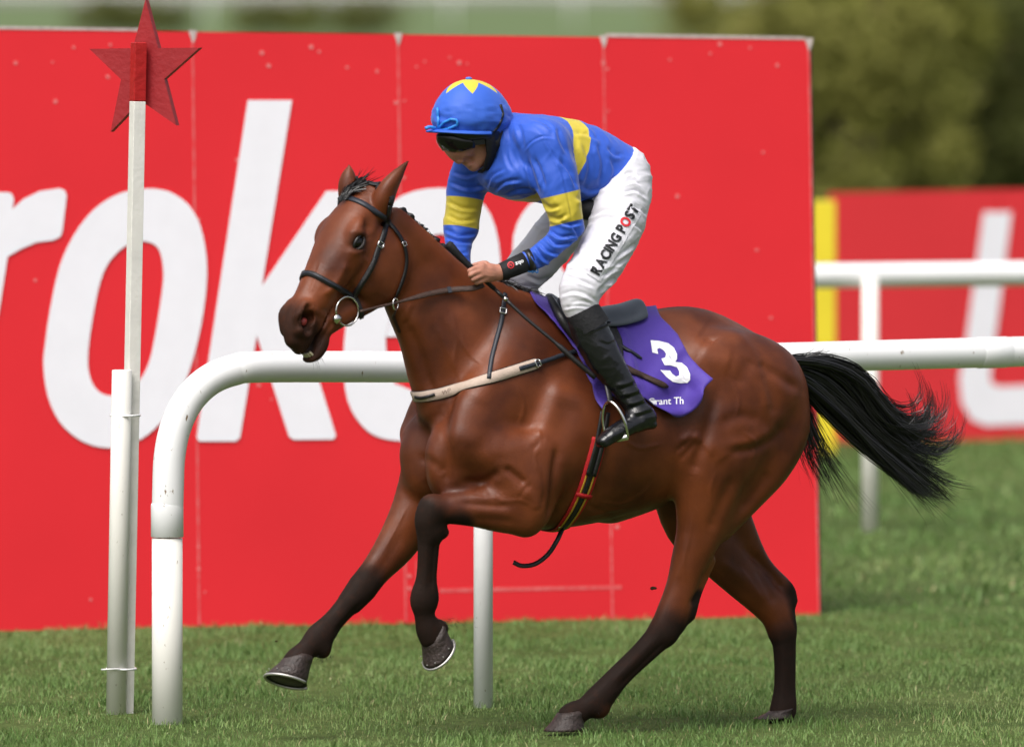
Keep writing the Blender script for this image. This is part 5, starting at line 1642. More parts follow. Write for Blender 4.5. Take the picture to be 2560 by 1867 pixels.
# boots with soft upper, ankle creases and soles
def boot(rows, foot, name):
    def ex(fd):
        fd.chain(hc(foot), k=0.03)
        h_, t_ = foot[0], foot[-1]
        fd.chain(hc([(h_[0] + 10, h_[1] + 16, h_[2], 0.034, 0.016), (h_[0] - 30, h_[1] + 20, h_[2] + 0.006, 0.034, 0.012), (t_[0] + 4, t_[1] + 9, t_[2], 0.034, 0.010)]), k=0.01)
    o, V, Q = garment(name, [rows], M_BOOT, extra=ex, amp=0.0016, freq=16, seed=5.0 if foot is FOOT_N else 9.0, smooth=1)
    return o, V, Q
bn, BNV, BNQ = boot(BOOT_N, FOOT_N, 'boot')
NN = normals(BNV, BNQ)
cre = []
for j in range(8):
    x, y = 1560 + j * 7.0, 958 + j * 11.5
    sg = -1 if j % 2 else 1
    cre.append(([(x - 22, y + 6), (x + 2, y + 2 * sg), (x + 30, y - 10)], 3.6, 0.006 * sg, None))
cre += [([(1500, 855), (1520, 862), (1545, 850)], 4, -0.004, None), ([(1478, 800), (1500, 805), (1522, 800)], 3, 0.005, None), ([(1530, 1030), (1570, 1050), (1615, 1045)], 4, -0.004, None)]
BNV = strokes_on(BNV, NN, cre)
bn.data.vertices.foreach_set('co', BNV.astype(np.float32).ravel())
bf, _, _ = boot(BOOT_F, FOOT_F, 'boot')
s = Soup(); P_ = [HW(1455, 776, 0.29), HW(1466, 798, 0.297), HW(1480, 822, 0.305)]
s.tube(P_, [0.0660, 0.0700, 0.0730], 28, cap=False); s.build('boot_garter', M_SOCK, jockey, True)
s = Soup(); s.tube([HW(1480, 822, 0.306), HW(1481.5, 826, 0.3065)], [0.0740, 0.0730], 28, cap=False); s.build('boot_band', M_BLACK, jockey, True)

# wrist band with its badge, elastic at the cuff, whip hand strap
s = Soup(); s.tube([HW(1313, 655, 0.183), HW(1285, 667, 0.175), HW(1255, 680, 0.168), HW(1251, 681, 0.167)], [0.0385, 0.0365, 0.034, 0.030], 24); wb = s.build('wristband', M_SOCK, jockey, True)
s = Soup(); s.tube([HW(1329, 650, 0.188), HW(1316, 654, 0.184)], [0.0445, 0.0425], 24); s.build('cuff_elastic', M_BLACK, jockey, True)
s = Soup()
for j in range(2):
    c_ = HW(1325 + 8 * j, 674 + 3 * j, 0.20)
    a_ = np.linspace(0, 2 * math.pi, 14)
    s.tube([c_ + np.array([0.012 * math.cos(t) + 0.006 * j, -0.004, 0.008 * math.sin(2 * t * (1 if j else .5))]) for t in a_], 0.0028, 6)
s.build('cuff_ribbon', M_RIBBON, jockey, True)

# ---- cap, helmet, goggles
CC = H(1172, 300, -0.02)
cap_ax = to_world(np.eye(3)) - HO          # local axes in world
def cap_mesh():
    nu, nv = 72, 30
    V, Fs, st = [], [], []
    tilt = math.radians(8)
    for i in range(nv + 1):
        t = (math.pi * 0.60) * i / nv                   # from the crown down past the widest line
        for j in range(nu):
            p = 2 * math.pi * j / nu
            d = np.array([math.sin(t) * math.cos(p), math.sin(t) * math.sin(p), math.cos(t)])
            r = np.array([0.150, 0.125, 0.150])
            q = d * r
            fold = ss(np.array(t), 0.9, 1.5) * 0.0085
            q *= 1 + float(fold) * (1 - 2 * abs(noise.noise(Vector((math.cos(p) * 3.5, math.sin(p) * 3.5, t * 9))))) / 0.15
            if i > nv - 4:
                q[:2] *= 1 - 0.030 * (i - (nv - 4))
            q[0] -= 0.012 * math.sin(t)                   # longer at the back
            V.append(CC + q)
            # six-pointed star round the button
            a = ((p + 0.35) % (2 * math.pi / 6)) / (2 * math.pi / 6) * 2 - 1
            rad = 0.40 + 0.46 * (1 - abs(a)) ** 1.15
            st.append((rad - t) * 0.14)
    for i in range(nv):
        for j in range(nu):
            k = (j + 1) % nu
            Fs.append((i * nu + j, (i + 1) * nu + j, (i + 1) * nu + k, i * nu + k))
    Fs.append(tuple(range(nu)))
    return to_world(np.array(V)), Fs, np.array(st)
V_, F_, st_ = cap_mesh()
cap = obj('cap', V_, F_, two_tone('cap_silk', (0.030, 0.110, 0.54), (0.60, 0.49, 0.045), 0.55, 0.3, 0.15, 0.3), jockey)
_a = cap.data.attributes.new('stripe', 'FLOAT', 'POINT'); _a.data.foreach_set('value', st_.astype(np.float32))
CAP_T = bvh_of(V_, F_)
# peak
V_, F_ = [], []
nu, nr = 28, 5
for lay in (0, 1):
    for i in range(nr + 1):
        for j in range(nu + 1):
            p = math.radians(-100 + 200 * j / nu)
            r = 1.0 + (0.06 + 0.28 * max(0.0, math.cos(p)) ** 1.6) * i / nr
            q = np.array([0.132 * r * math.cos(p) - 0.010, 0.116 * r * math.sin(p), -0.030 - 0.010 * (i / nr) ** 2 - 0.004 * lay - 0.010 * math.sin(p) ** 2])
            V_.append(CC + q)
n1 = (nr + 1) * (nu + 1)
for lay in (0, 1):
    for i in range(nr):
        for j in range(nu):
            a = lay * n1 + i * (nu + 1) + j
            f = (a, a + 1, a + nu + 2, a + nu + 1)
            F_.append(f if lay == 0 else f[::-1])
for j in range(nu):
    a = nr * (nu + 1) + j
    F_.append((a, a + 1, n1 + a + 1, n1 + a))
obj('peak', to_world(np.array(V_)), F_, mat('cap_peak_silk', (0.030, 0.110, 0.54), 0.55, 0.3), jockey)
V_, F_ = sphere(to_world(CC + np.array([0, 0, 0.152])), (0.013, 0.013, 0.007), None, 12, 8)
obj('cap_button', V_, F_, mat('cap_button_silk', (0.05, 0.16, 0.6), 0.4), jockey)
# elastic over the cap, ribbon bow at the front
s = Soup()
pts, nrs = [], []
for px_, py_ in catmull(np.array([(1251, 262), (1257, 285), (1254, 300), (1245, 318), (1233, 332)], float), 5):
    loc, nor, i, d = CAP_T.ray_cast(Vector(CAMP), Vector(ray(px_, py_)))
    if loc is not None:
        pts.append(np.array(loc)); nrs.append(np.array(nor))
s.strap(pts, nrs, 0.006, 0.003); s.build('cap_elastic', M_BLACK, jockey, True)
def cap_pt(px, py, off=0.006):
    loc, nor, i, d = CAP_T.ray_cast(Vector(CAMP), Vector(ray(px, py)))
    if loc is None:
        return to_world(H(px, py, 0.0))
    return np.array(loc) + np.array(nor) * off
for px_list, r_ in (([(1098, 322), (1098, 300), (1097, 272)], 0.0055), ([(1090, 322), (1075, 318), (1064, 322)], 0.007), ([(1098, 320), (1115, 304), (1140, 300), (1142, 312), (1120, 320), (1100, 322)], 0.005)):
    s = Soup()
    P_ = np.array([cap_pt(x, y) for x, y in catmull(np.array(px_list, float), 4)])
    s.tube(P_, r_, 8); s.build('ribbon', M_RIBBON, jockey, True)

# helmet shell under the cap, chin harness, goggles
V_, F_ = [], []
nu, nv = 48, 8
for i in range(nv + 1):
    z = -0.030 - 0.060 * i / nv
    for j in range(nu):
        p = 2 * math.pi * j / nu
        fr = max(0, math.cos(p))
        low = 1.0 if math.cos(p) > -0.2 else 0.75
        zz = -0.028 - (0.040 + 0.026 * fr ** 2 + 0.02 * (math.cos(p) < -0.4)) * i / nv
        r = np.array([0.133, 0.110])
        k_ = 1 - 0.10 * (i / nv) ** 2
        V_.append(CC + np.array([r[0] * math.cos(p) * k_ - 0.012, r[1] * math.sin(p) * k_, zz]))
for i in range(nv):
    for j in range(nu):
        k = (j + 1) % nu
        F_.append((i * nu + j, (i + 1) * nu + j, (i + 1) * nu + k, i * nu + k))
F_.append(tuple(range(nv * nu, (nv + 1) * nu)))
obj('helmet', to_world(np.array(V_)), F_, M_BLACK, jockey)
# goggles: curved lens with a rim, strap back to the ear
def gog(a, f):
    """angle from straight ahead, fraction down the face"""
    c = H(1165, 352, -0.02)
    fwd = np.array([math.cos(a), math.sin(a), 0])
    r = 0.098 - 0.010 * abs(math.sin(a))
    dn = np.array([-0.40, 0, -0.92])
    return c + fwd * np.array([r * 1.03, r * 0.93, 0]) + dn * (f * 0.062 - 0.024)
V_, F_ = [], []
na, nf = 30, 8
for i in range(nf + 1):
    for j in range(na + 1):
        a = math.radians(-80 + 160 * j / na)
        f = i / nf
        shrink = 1 - 0.45 * ss(np.array(abs(a)), 0.7, 1.4)
        f2 = 0.5 + (f - 0.5) * float(shrink) - (0.12 * math.exp(-(a / 0.16) ** 2) * (f > 0.5) * (f - 0.5) * 2)
        bul = 0.010 * math.sin(math.pi * f)
        V_.append(gog(a, f2) + np.array([math.cos(a), math.sin(a), 0.1]) * bul)
for i in range(nf):
    for j in range(na):
        a = i * (na + 1) + j
        F_.append((a, a + 1, a + na + 2, a + na + 1))
o = obj('goggles', to_world(np.array(V_)), F_, M_LENS, jockey)
md = o.modifiers.new('thick', 'SOLIDIFY'); md.thickness = 0.006
rim = [V_[j] for j in range(na + 1)] + [V_[i * (na + 1) + na] for i in range(1, nf + 1)] + [V_[nf * (na + 1) + na - j] for j in range(1, na + 1)] + [V_[(nf - i) * (na + 1)] for i in range(1, nf + 1)]
s = Soup(); s.tube(to_world(np.array(rim)), 0.0048, 8, cap=False); s.build('goggle_rim', M_BLACK, o, True)
for s_ in (1, -1):
    s = Soup()
    P_ = to_world(np.array([gog(s_ * math.radians(78), 0.5), H(1225, 352, -0.02 + s_ * 0.088), H(1262, 345, -0.02 + s_ * 0.07)]))
    N_ = np.array([HL * s_] * 3)
    s.strap(P_, N_, 0.011, 0.004); s.build('goggle_strap', M_BLACK, jockey)
    # harness webbing in front of and behind the ear, joined under the jaw
    s = Soup()
    a_, b_, c_ = H(1222, 335, -0.02 + s_ * 0.092), H(1228, 385, -0.02 + s_ * 0.078), H(1216, 420, -0.02 + s_ * 0.045)
    d_ = H(1258, 330, -0.02 + s_ * 0.085)
    s.strap(to_world(np.array([a_, (a_ + b_) / 2 + [0, 0.004 * s_, 0], b_, c_, H(1200, 428, -0.02)])), np.array([HL * s_, HL * s_, HL * s_, HL * s_ * 0.7 - HU * 0.7, -HU]), [0.020, 0.021, 0.020, 0.014, 0.010], 0.007)
    s.strap(to_world(np.array([d_, (d_ + b_) / 2 + [0, 0.002 * s_, 0], b_])), np.array([HL * s_] * 3), [0.013, 0.013, 0.016], 0.006)
    s.build('chin_harness', M_SOCK, jockey, True)

# ---- lettering laid on cloth
def text_mesh(txt, bold=0.0, shear=0.0):
    cu = bpy.data.curves.new('lettering', 'FONT')
    cu.body = txt
    cu.size = 1.0
    cu.offset = bold
    cu.shear = shear
    cu.resolution_u = 3
    o = bpy.data.objects.new('lettering', cu)
    COL.objects.link(o)
    dg = bpy.context.evaluated_depsgraph_get()
    me = bpy.data.meshes.new_from_object(o.evaluated_get(dg))
    V = np.array([v.co[:2] for v in me.vertices])
    Fs = [tuple(p.vertices) for p in me.polygons]
    bpy.data.objects.remove(o); bpy.data.curves.remove(cu); bpy.data.meshes.remove(me)
    return V, Fs

def lay_on(V2, Fs, tree, name, m, parent, off=0.002, cuts=1, fallback=None):
    """flat artwork in picture pixels laid onto a cloth as thin print"""
    bm = bmesh.new()
    vs = [bm.verts.new((v[0], v[1], 0)) for v in V2]
    for f in Fs:
        try: bm.faces.new([vs[i] for i in f])
        except ValueError: pass
    bm.normal_update()
    bmesh.ops.triangulate(bm, faces=bm.faces[:], ngon_method='EAR_CLIP')
    for _ in range(cuts):
        le = [e for e in bm.edges if e.calc_length() > 6]
        if le: bmesh.ops.subdivide_edges(bm, edges=le, cuts=1, use_grid_fill=False)
        bmesh.ops.triangulate(bm, faces=bm.faces[:])
    last = None
    for v in bm.verts:
        loc, nor, i, d = tree.ray_cast(Vector(CAMP), Vector(ray(v.co.x, v.co.y)))
        if loc is None:
            loc, nor = (last if last else (Vector(HW(v.co.x, v.co.y, 0.3)), Vector(HL)))
        else:
            last = (loc.copy(), nor.copy())
        vw = (Vector(CAMP) - loc).normalized()
        if nor.dot(vw) < 0: nor = -nor
        v.co = loc + nor * off
    me = bpy.data.meshes.new(name)
    bm.to_mesh(me); bm.free()
    o = bpy.data.objects.new(name, me); COL.objects.link(o)
    me.materials.append(m)
    attach(o, parent)
    return o

# RACING POST up the thigh on a sewn panel
a_, b_ = np.array([1495.0, 690.0]), np.array([1597.0, 521.0])
dr = (b_ - a_) / np.linalg.norm(b_ - a_)
pr = np.array([dr[1], -dr[0]])
quad = [a_ - dr * 10 - pr * 12, b_ + dr * 8 - pr * 12, b_ + dr * 8 + pr * 30, a_ - dr * 10 + pr * 30]
nq = 10
V2, F2 = [], []
for i in range(nq + 1):
    for j in range(4):
        l_, r_ = quad[0] + (quad[1] - quad[0]) * i / nq, quad[3] + (quad[2] - quad[3]) * i / nq
        V2.append(l_ + (r_ - l_) * j / 3)
for i in range(nq):
    for j in range(3):
        a = i * 4 + j
        F2.append((a, a + 1, a + 5, a + 4))
patch = lay_on(np.array(V2), F2, BT, 'leg_patch', M_BREECH, br, 0.003, 1)
x = 0.0
total = np.linalg.norm(b_ - a_)
tv = [(c, text_mesh(c, 0.040)) for c in 'RACING POST' if c != ' ']
def width_of(V): return V[:, 0].max() - V[:, 0].min()
adv, gap, sp = [], 0.055, 0.30
for c, (V, Fq) in tv: adv.append(width_of(V) + gap)
em = total / (sum(adv) + sp)
pos = 0.0
for k, (c, (V, Fq)) in enumerate(tv):
    V = V.copy(); V[:, 0] -= V[:, 0].min()
    hgt = 24.0 / (0.70 * em)
    W2 = a_ + (V[:, :1] + pos) * dr * em + V[:, 1:] * pr * em * hgt
    red = (k == 7)
    lay_on(W2, Fq, BT, 'letter_' + c.lower(), M_PRINT_R if red else M_PRINT_K, patch, 0.0065, 1)
    pos += adv[k] + (sp if k == 5 else 0)
# ------------------------------------------------------------------ tack
M_LEATHER = mat('black_leather', (0.014, 0.013, 0.014), 0.42, 0.45, noise_amt=0.4, noise_scale=50, bump=0.15, bump_scale=150)
M_NAVY = mat('navy_leather', (0.022, 0.026, 0.038), 0.45, 0.4, noise_amt=0.3, noise_scale=50)
M_REIN = mat('brown_rein', (0.060, 0.032, 0.024), 0.55, 0.35, noise_amt=0.35, noise_scale=60, bump=0.3, bump_scale=200)
M_BEIGE = mat('beige_webbing', (0.52, 0.41, 0.34), 0.7, 0.25, noise_amt=0.14, noise_scale=40, bump=0.25, bump_scale=220)
M_PURPLE = mat('purple_cloth', (0.078, 0.040, 0.34), 0.6, 0.3, noise_amt=0.10, noise_scale=7, bump=0.12, bump_scale=60, sheen=0.15)
M_GRED = mat('red_girth', (0.42, 0.012, 0.016), 0.6, 0.3)
M_GYEL = mat('yellow_girth', (0.50, 0.30, 0.03), 0.6, 0.3)
M_SEAT = mat('grey_saddle_leather', (0.085, 0.100, 0.125), 0.36, 0.5, noise_amt=0.2, noise_scale=12)

def cast(tree, px, py):
    loc, nor, i, d = tree.ray_cast(Vector(CAMP), Vector(ray(px, py)))
    if loc is None: return None
    return np.array(loc), np.array(nor)

def lie(tree, pix, off=0.0015, n=6, smooth=2):
    """a strap's run over a surface: picture points -> resting points and normals"""
    P, N = [], []
    for x, y in catmull(np.array(pix, float), n):
        r = cast(tree, x, y)
        if r is not None:
            P.append(r[0]); N.append(r[1])
    P, N = np.array(P), np.array(N)
    for _ in range(smooth):
        P[1:-1] = (P[:-2] + 2 * P[1:-1] + P[2:]) / 4
        N[1:-1] = (N[:-2] + 2 * N[1:-1] + N[2:]) / 4
    N /= np.linalg.norm(N, axis=1, keepdims=True)
    return P + N * off, N

def mirror_run(P, off=0.0015):
    """the same run on the horse's other side"""
    L = to_local(P); L[:, 1] *= -1
    W = to_world(L)
    out, nn = [], []
    for w in W:
        loc, nor, i, d = HT.find_nearest(Vector(w))
        out.append(np.array(loc) + np.array(nor) * off); nn.append(np.array(nor))
    return np.array(out), np.array(nn)

def head_mirror(P, off=0.0015):
    L = to_local(P)
    q = (L - HP) / HSC
    W = to_world(np.array([Hd(v @ HA, v @ HN, -(v @ HE)) for v in q]))
    out, nn = [], []
    for w in W:
        loc, nor, i, d = HT.find_nearest(Vector(w))
        out.append(np.array(loc) + np.array(nor) * off); nn.append(np.array(nor))
    return np.array(out), np.array(nn)

def strap(P, N, half, thick, name, m, parent):
    s = Soup(); s.strap(P, N, half, thick); return s.build(name, m, parent, True)

def buckle(c, n, t, w, h, parent, r=0.0022):
    """square wire buckle: centre, surface normal, strap direction"""
    n = n / np.linalg.norm(n); t = t - n * (t @ n); t /= np.linalg.norm(t); b = np.cross(n, t)
    q = [c + n * 0.006 + b * w * sx + t * h * sy for sx, sy in ((-1, -1), (1, -1), (1, 1), (-1, 1), (-1, -1))]
    P = []
    for a, b2 in zip(q[:-1], q[1:]):
        P += [a + (b2 - a) * f for f in (0.08, 0.5, 0.92)]
    P.append(P[0])
    s = Soup(); s.tube(P, r, 6, cap=False); return s.build('buckle', M_STEEL, parent, True)

# ---- bridle
bridle = thing('bridle', 'dark leather bridle with ring bit on the bay horse head', 'bridle', tuple(to_world(HP)))
P, N = lie(HT, [(838, 512), (846, 502), (866, 496), (900, 506), (940, 530), (972, 552)])
strap(P, N, 0.0105, 0.005, 'browband', M_NAVY, bridle)
P2, N2 = head_mirror(P[len(P) // 2:]); strap(P2, N2, 0.0105, 0.005, 'browband', M_NAVY, bridle)
P, N = lie(HT, [(974, 512), (968, 548), (957, 592), (945, 622), (931, 662), (908, 702), (886, 738)])
strap(P, N, 0.011, 0.005, 'cheekpiece', M_LEATHER, bridle)
buckle(P[len(P) // 2 - 2], N[len(P) // 2 - 2], P[len(P) // 2] - P[len(P) // 2 - 3], 0.012, 0.010, bridle)
P2, N2 = head_mirror(P); strap(P2, N2, 0.011, 0.005, 'cheekpiece', M_LEATHER, bridle)
top = np.array([P[0], to_world(Hd(-0.055, -0.02, 0.07)), to_world(Hd(-0.062, 0.012, 0.0)), to_world(Hd(-0.055, -0.02, -0.07)), P2[0]])
nt_ = np.array([N[0], HL, HU, -HL, N2[0]])
tp = catmull(top, 5); tn = catmull(nt_, 5)
tq = []
for w, nn in zip(tp, tn):
    loc, nor, i, d = HT.find_nearest(Vector(w)); tq.append((np.array(loc) + np.array(nor) * 0.002, np.array(nor)))
strap(np.array([q[0] for q in tq]), np.array([q[1] for q in tq]), 0.012, 0.005, 'headpiece', M_LEATHER, bridle)
P, N = lie(HT, [(936, 645), (925, 676), (903, 710), (886, 740), (884, 756)], off=0.006)
strap(P, N, 0.008, 0.004, 'cheekpiece', M_LEATHER, bridle)
P, N = lie(HT, [(757, 690), (766, 684), (782, 686), (808, 699), (851, 723), (880, 741)])
strap(P, N, 0.011, 0.006, 'noseband', M_LEATHER, bridle)
strap(P + N * 0.006, N, 0.003, 0.002, 'noseband_piping', M_NAVY, bridle)
P2, N2 = head_mirror(P[len(P) // 3:]); strap(P2, N2, 0.011, 0.006, 'noseband', M_LEATHER, bridle)
P, N = lie(HT, [(886, 742), (896, 765), (903, 785), (900, 797)], off=0.004)
strap(P, N, 0.009, 0.005, 'chin_strap', M_LEATHER, bridle)
P, N = lie(HT, [(970, 556), (988, 580), (1004, 606), (1013, 642), (1010, 678), (998, 715), (984, 748)], off=0.006)
strap(P, N, 0.008, 0.004, 'throatlatch', M_LEATHER, bridle)
buckle(P[len(P) // 3 + 1], N[len(P) // 3 + 1], P[len(P) // 3 + 3] - P[len(P) // 3], 0.009, 0.008, bridle)
# bit: ring and mouthpiece butt
ringc, ringn = cast(HT, 862, 778)
rc = ringc + HAX[2] * 0.014
u_ = HAX[0] * 0.2 + HAX[1] * 0.98; v_ = HAX[0] * 0.98 - HAX[1] * 0.2
for side in (1, -1):
    c_ = rc if side == 1 else to_world(Hd(*[((to_local(rc) - HP) / HSC) @ a * (b) for a, b in ((HA, 1), (HN, 1), (HE, -1))]))
    s = Soup(); s.tube([c_ + 0.053 * (math.cos(a) * u_ + math.sin(a) * v_) for a in np.linspace(0, 2 * math.pi, 41)], 0.0036, 8, cap=False); s.build('bit_ring', M_STEEL, bridle, True)
mb = cast(HT, 836, 797)
mbp = (mb[0] if mb else rc) + HAX[2] * 0.010
s = Soup(); s.tube([mbp - HAX[2] * 0.05 , mbp - HAX[2] * 0.012, mbp + HAX[2] * 0.004, mbp + HAX[2] * 0.014, mbp + HAX[2] * 0.018], [0.008, 0.012, 0.019, 0.017, 0.005], 12); s.build('mouthpiece', M_STEEL, bridle, True)

# ---- reins
hand3 = HW(1208, 712, 0.150)
def rein_run(side):
    ring = rc + 0.049 * (-0.3 * u_ - 0.95 * v_) if side == 1 else None
    pts = []
    start = CAMP + ray(900, 779) * ((rc - CAMP) @ FWD)
    pts.append(start)
    for x, y in ((945, 768), (991, 757)):
        f = (x - 900) / (1072 - 900)
        b = cast(HT, 1072, 735)[0]
        dep = (start - CAMP) @ FWD * (1 - f) + ((b - CAMP) @ FWD - 0.02) * f
        pts.append(CAMP + ray(x, y) * dep)
    for x, y in ((1072, 735), (1131, 726)):
        r = cast(HT, x, y); pts.append(r[0] + r[1] * 0.020)
    pts.append(HW(1180, 721, 0.150)); pts.append(hand3)
    return np.array(pts)
reins = thing('reins', 'brown leather reins running from the bit to the jockey hands', 'reins', tuple(hand3))
rp = catmull(rein_run(1), 6)
hw = np.interp(np.linspace(0, 1, len(rp)), [0, 0.36, 0.45, 1], [0.005, 0.005, 0.011, 0.012])
nrm = np.array([-FWD * 0.8 + HU * 0.35] * len(rp))
s = Soup(); s.strap(rp, nrm, hw, 0.004); s.build('rein', M_REIN, reins, True)
k_ = int(len(rp) * 0.62)
s = Soup(); s.strap(rp[k_:k_ + 2] + nrm[0] * 0.003, nrm[:2], 0.0135, 0.004); s.build('rein_stop', M_NAVY, reins)
LR = to_local(rp); LR[:, 1] = -LR[:, 1] * 0.9 + 0.03
q = to_world(LR[::-1])[::-1]
start_f = to_world(Hd(*[((to_local(rp[0]) - HP) / HSC) @ a * b for a, b in ((HA, 1), (HN, 1), (HE, -1))]))
pf = [start_f]
for w in q[6:]:
    loc, nor, i, d = HT.find_nearest(Vector(w))
    pf.append(np.array(loc) + np.array(nor) * 0.012)
pf.append(HW(1163, 712, -0.045))
s = Soup(); s.strap(catmull(np.array(pf[::4] + pf[-1:]), 5), np.array([-HL] * len(catmull(np.array(pf[::4] + pf[-1:]), 5))), 0.010, 0.004); s.build('rein', M_REIN, reins, True)

# ---- saddle cloth
def coons(top, bottom, left, right, nu, nv):
    T, B = [catmull(np.array(q, float), 8) for q in (top, bottom)]
    Lf, Rt = [catmull(np.array(q, float), 8) for q in (left, right)]
    def ev(C, t):
        s_ = np.linspace(0, 1, len(C)); return np.array([np.interp(t, s_, C[:, 0]), np.interp(t, s_, C[:, 1])])
    G = np.zeros((nv + 1, nu + 1, 2))
    for i in range(nv + 1):
        for j in range(nu + 1):
            u, v = j / nu, i / nv
            a = (1 - v) * ev(T, u) + v * ev(B, u) + (1 - u) * ev(Lf, v) + u * ev(Rt, v)
            c = (1 - u) * (1 - v) * T[0] + u * (1 - v) * T[-1] + (1 - u) * v * B[0] + u * v * B[-1]
            G[i, j] = a - c
    return G

cloth_root = thing('saddle_cloth', 'purple number cloth with a white 3 under the saddle', 'saddle cloth', tuple(to_world((-0.15, 0.28, 1.2))))
NU, NV = 44, 40
G = coons([(1322, 748), (1400, 770), (1490, 782), (1580, 786), (1640, 790)], [(1494, 1028), (1540, 984), (1600, 1000), (1650, 1028), (1690, 1044), (1736, 1020), (1742, 985), (1770, 950)],
          [(1322, 748), (1368, 800), (1430, 875), (1472, 955), (1494, 1028)], [(1640, 790), (1687, 838), (1726, 898), (1770, 950)], NU, NV)
NEAR = np.zeros((NV + 1, NU + 1, 3)); NRM = np.zeros_like(NEAR)
for j in range(NU + 1):
    for i in range(NV + 1):
        r = cast(HT, *G[i, j])
        if i == 0 or r is None:
            ct = crest_top(H(G[0, j][0], G[0, j][1], 0)[0])
            NEAR[i, j] = ct if i == 0 else NEAR[max(i - 1, 0), j]
            NRM[i, j] = HU
        else:
            NEAR[i, j], NRM[i, j] = r
for _ in range(3):
    NEAR[1:-1] = (NEAR[:-2] + 2 * NEAR[1:-1] + NEAR[2:]) / 4
    NRM[1:-1] = (NRM[:-2] + 2 * NRM[1:-1] + NRM[2:]) / 4
NRM /= np.linalg.norm(NRM, axis=2, keepdims=True)
off = np.zeros((NV + 1, NU + 1))
for i in range(NV + 1):
    for j in range(NU + 1):
        x, y = G[i, j]
        u, v = j / NU, i / NV
        w = 0.013 + 0.006 * math.sin(x * 0.05 + y * 0.02) * v + 0.010 * noise.noise(Vector((x * 0.012, y * 0.012, 1.0))) * v
        w += 0.020 * (1 - 2 * abs(noise.noise(Vector(((x * 0.5 + y * 0.85) * 0.020, (x - y) * 0.005, 5.0))))) * v
        w += 0.012 * math.exp(-((x - 1560 - (y - 860) * 0.25) / 9) ** 2) * (v > 0.2)
        w += 0.055 * float(ss(np.array(v), 0.6, 1.0)) * float(ss(np.array(u), 0.45, 1.0)) * (0.6 + 0.4 * math.sin(u * 9))
        w += 0.030 * math.exp(-((x - 1735) / 26) ** 2 - ((y - 1000) / 22) ** 2)
        off[i, j] = max(w, 0.008)
CN = NEAR + NRM * off[..., None]
FARL = to_local(NEAR.reshape(-1, 3)); FARL[:, 1] *= -1
FAR = []
for w in to_world(FARL):
    loc, nor, i, d = HT.find_nearest(Vector(w)); FAR.append(np.array(loc) + np.array(nor) * 0.014)
FAR = np.array(FAR).reshape(NV + 1, NU + 1, 3)
full = np.concatenate([FAR[::-1][:-1], CN], 0)
nr_ = full.shape[0]
V_ = full.reshape(-1, 3)
F_ = np.array([(i * (NU + 1) + j, i * (NU + 1) + j + 1, (i + 1) * (NU + 1) + j + 1, (i + 1) * (NU + 1) + j) for i in range(nr_ - 1) for j in range(NU)])
co = obj('cloth', V_, F_, M_PURPLE, cloth_root)
md = co.modifiers.new('thick', 'SOLIDIFY'); md.thickness = 0.003; md.offset = 0
CT = bvh_of(V_, F_)
three = [(1626, 852), (1646, 853), (1670, 859), (1685, 871), (1692, 886), (1691, 899), (1687, 905), (1704, 908), (1718, 919), (1726, 936), (1726, 950), (1719, 957), (1698, 958), (1680, 954), (1665, 943),
         (1650, 926), (1674, 927), (1680, 936), (1689, 942), (1697, 939), (1698, 930), (1691, 919), (1676, 914), (1661, 914), (1653, 898), (1663, 895), (1665, 886), (1659, 877), (1648, 871), (1642, 874), (1645, 886), (1630, 882)]
lay_on(np.array(three, float), [tuple(range(len(three)))], CT, 'number_three', M_PRINT_W, co, 0.0035, 2)
tv = text_mesh('Grant Th', 0.012)
V = tv[0].copy(); V[:, 0] -= V[:, 0].min()
V = V / V[:, 0].max()
W2 = np.array([1619.0, 1013.0]) + V[:, :1] * np.array([90.0, -3.0]) + V[:, 1:] * np.array([0.0, -90.0 * 1.05])
lay_on(W2, tv[1], CT, 'cloth_lettering', M_PRINT_W, co, 0.0035, 1)

# ---- saddle: seat, flaps, girth, stirrups
saddle = thing('racing_saddle', 'small black racing saddle with a grey cantle on the purple cloth', 'saddle', tuple(to_world((-0.1, 0, 1.55))))
l0, l1 = H(1372, 760, 0)[0], H(1602, 775, 0.05)[0]
rows = []
ns, na = 22, 21
for i in range(ns + 1):
    t = i / ns
    l = l0 + (l1 - l0) * t
    zc = crest_top(l)[2]
    hgt = 0.042 - 0.025 * math.sin(math.pi * t) + 0.010 * t ** 2
    wd = 0.075 + 0.055 * math.sin(math.pi * min(1, t * 1.05) * 0.62) * (1 if t < 0.9 else 1 - (t - 0.9) * 2.5)
    row = []
    for j in range(na + 1):
        a = -1 + 2 * j / na
        row.append(to_world((l - 0.018 * (t > 0.75) * (1 - a * a), a * wd, zc + hgt - 0.055 * abs(a) ** 2.2 - 0.004)))
    rows.append(row)
V_ = [p for r in rows for p in r] + [p - HU * 0.020 for r in rows for p in r]
n1 = (ns + 1) * (na + 1)
F_ = []
for i in range(ns):
    for j in range(na):
        a = i * (na + 1) + j
        F_ += [(a, a + 1, a + na + 2, a + na + 1), (n1 + a, n1 + a + na + 1, n1 + a + na + 2, n1 + a + 1)]
for j in range(na):
    F_ += [(j, n1 + j, n1 + j + 1, j + 1), (ns * (na + 1) + j, ns * (na + 1) + j + 1, n1 + ns * (na + 1) + j + 1, n1 + ns * (na + 1) + j)]
for i in range(ns):
    a, b = i * (na + 1), i * (na + 1) + na
    F_ += [(a, a + na + 1, n1 + a + na + 1, n1 + a), (b, n1 + b, n1 + b + na + 1, b + na + 1)]
seat_o = obj('seat', V_, F_, M_SEAT, saddle)
md = seat_o.modifiers.new('round', 'SUBSURF'); md.levels = 1; md.render_levels = 1
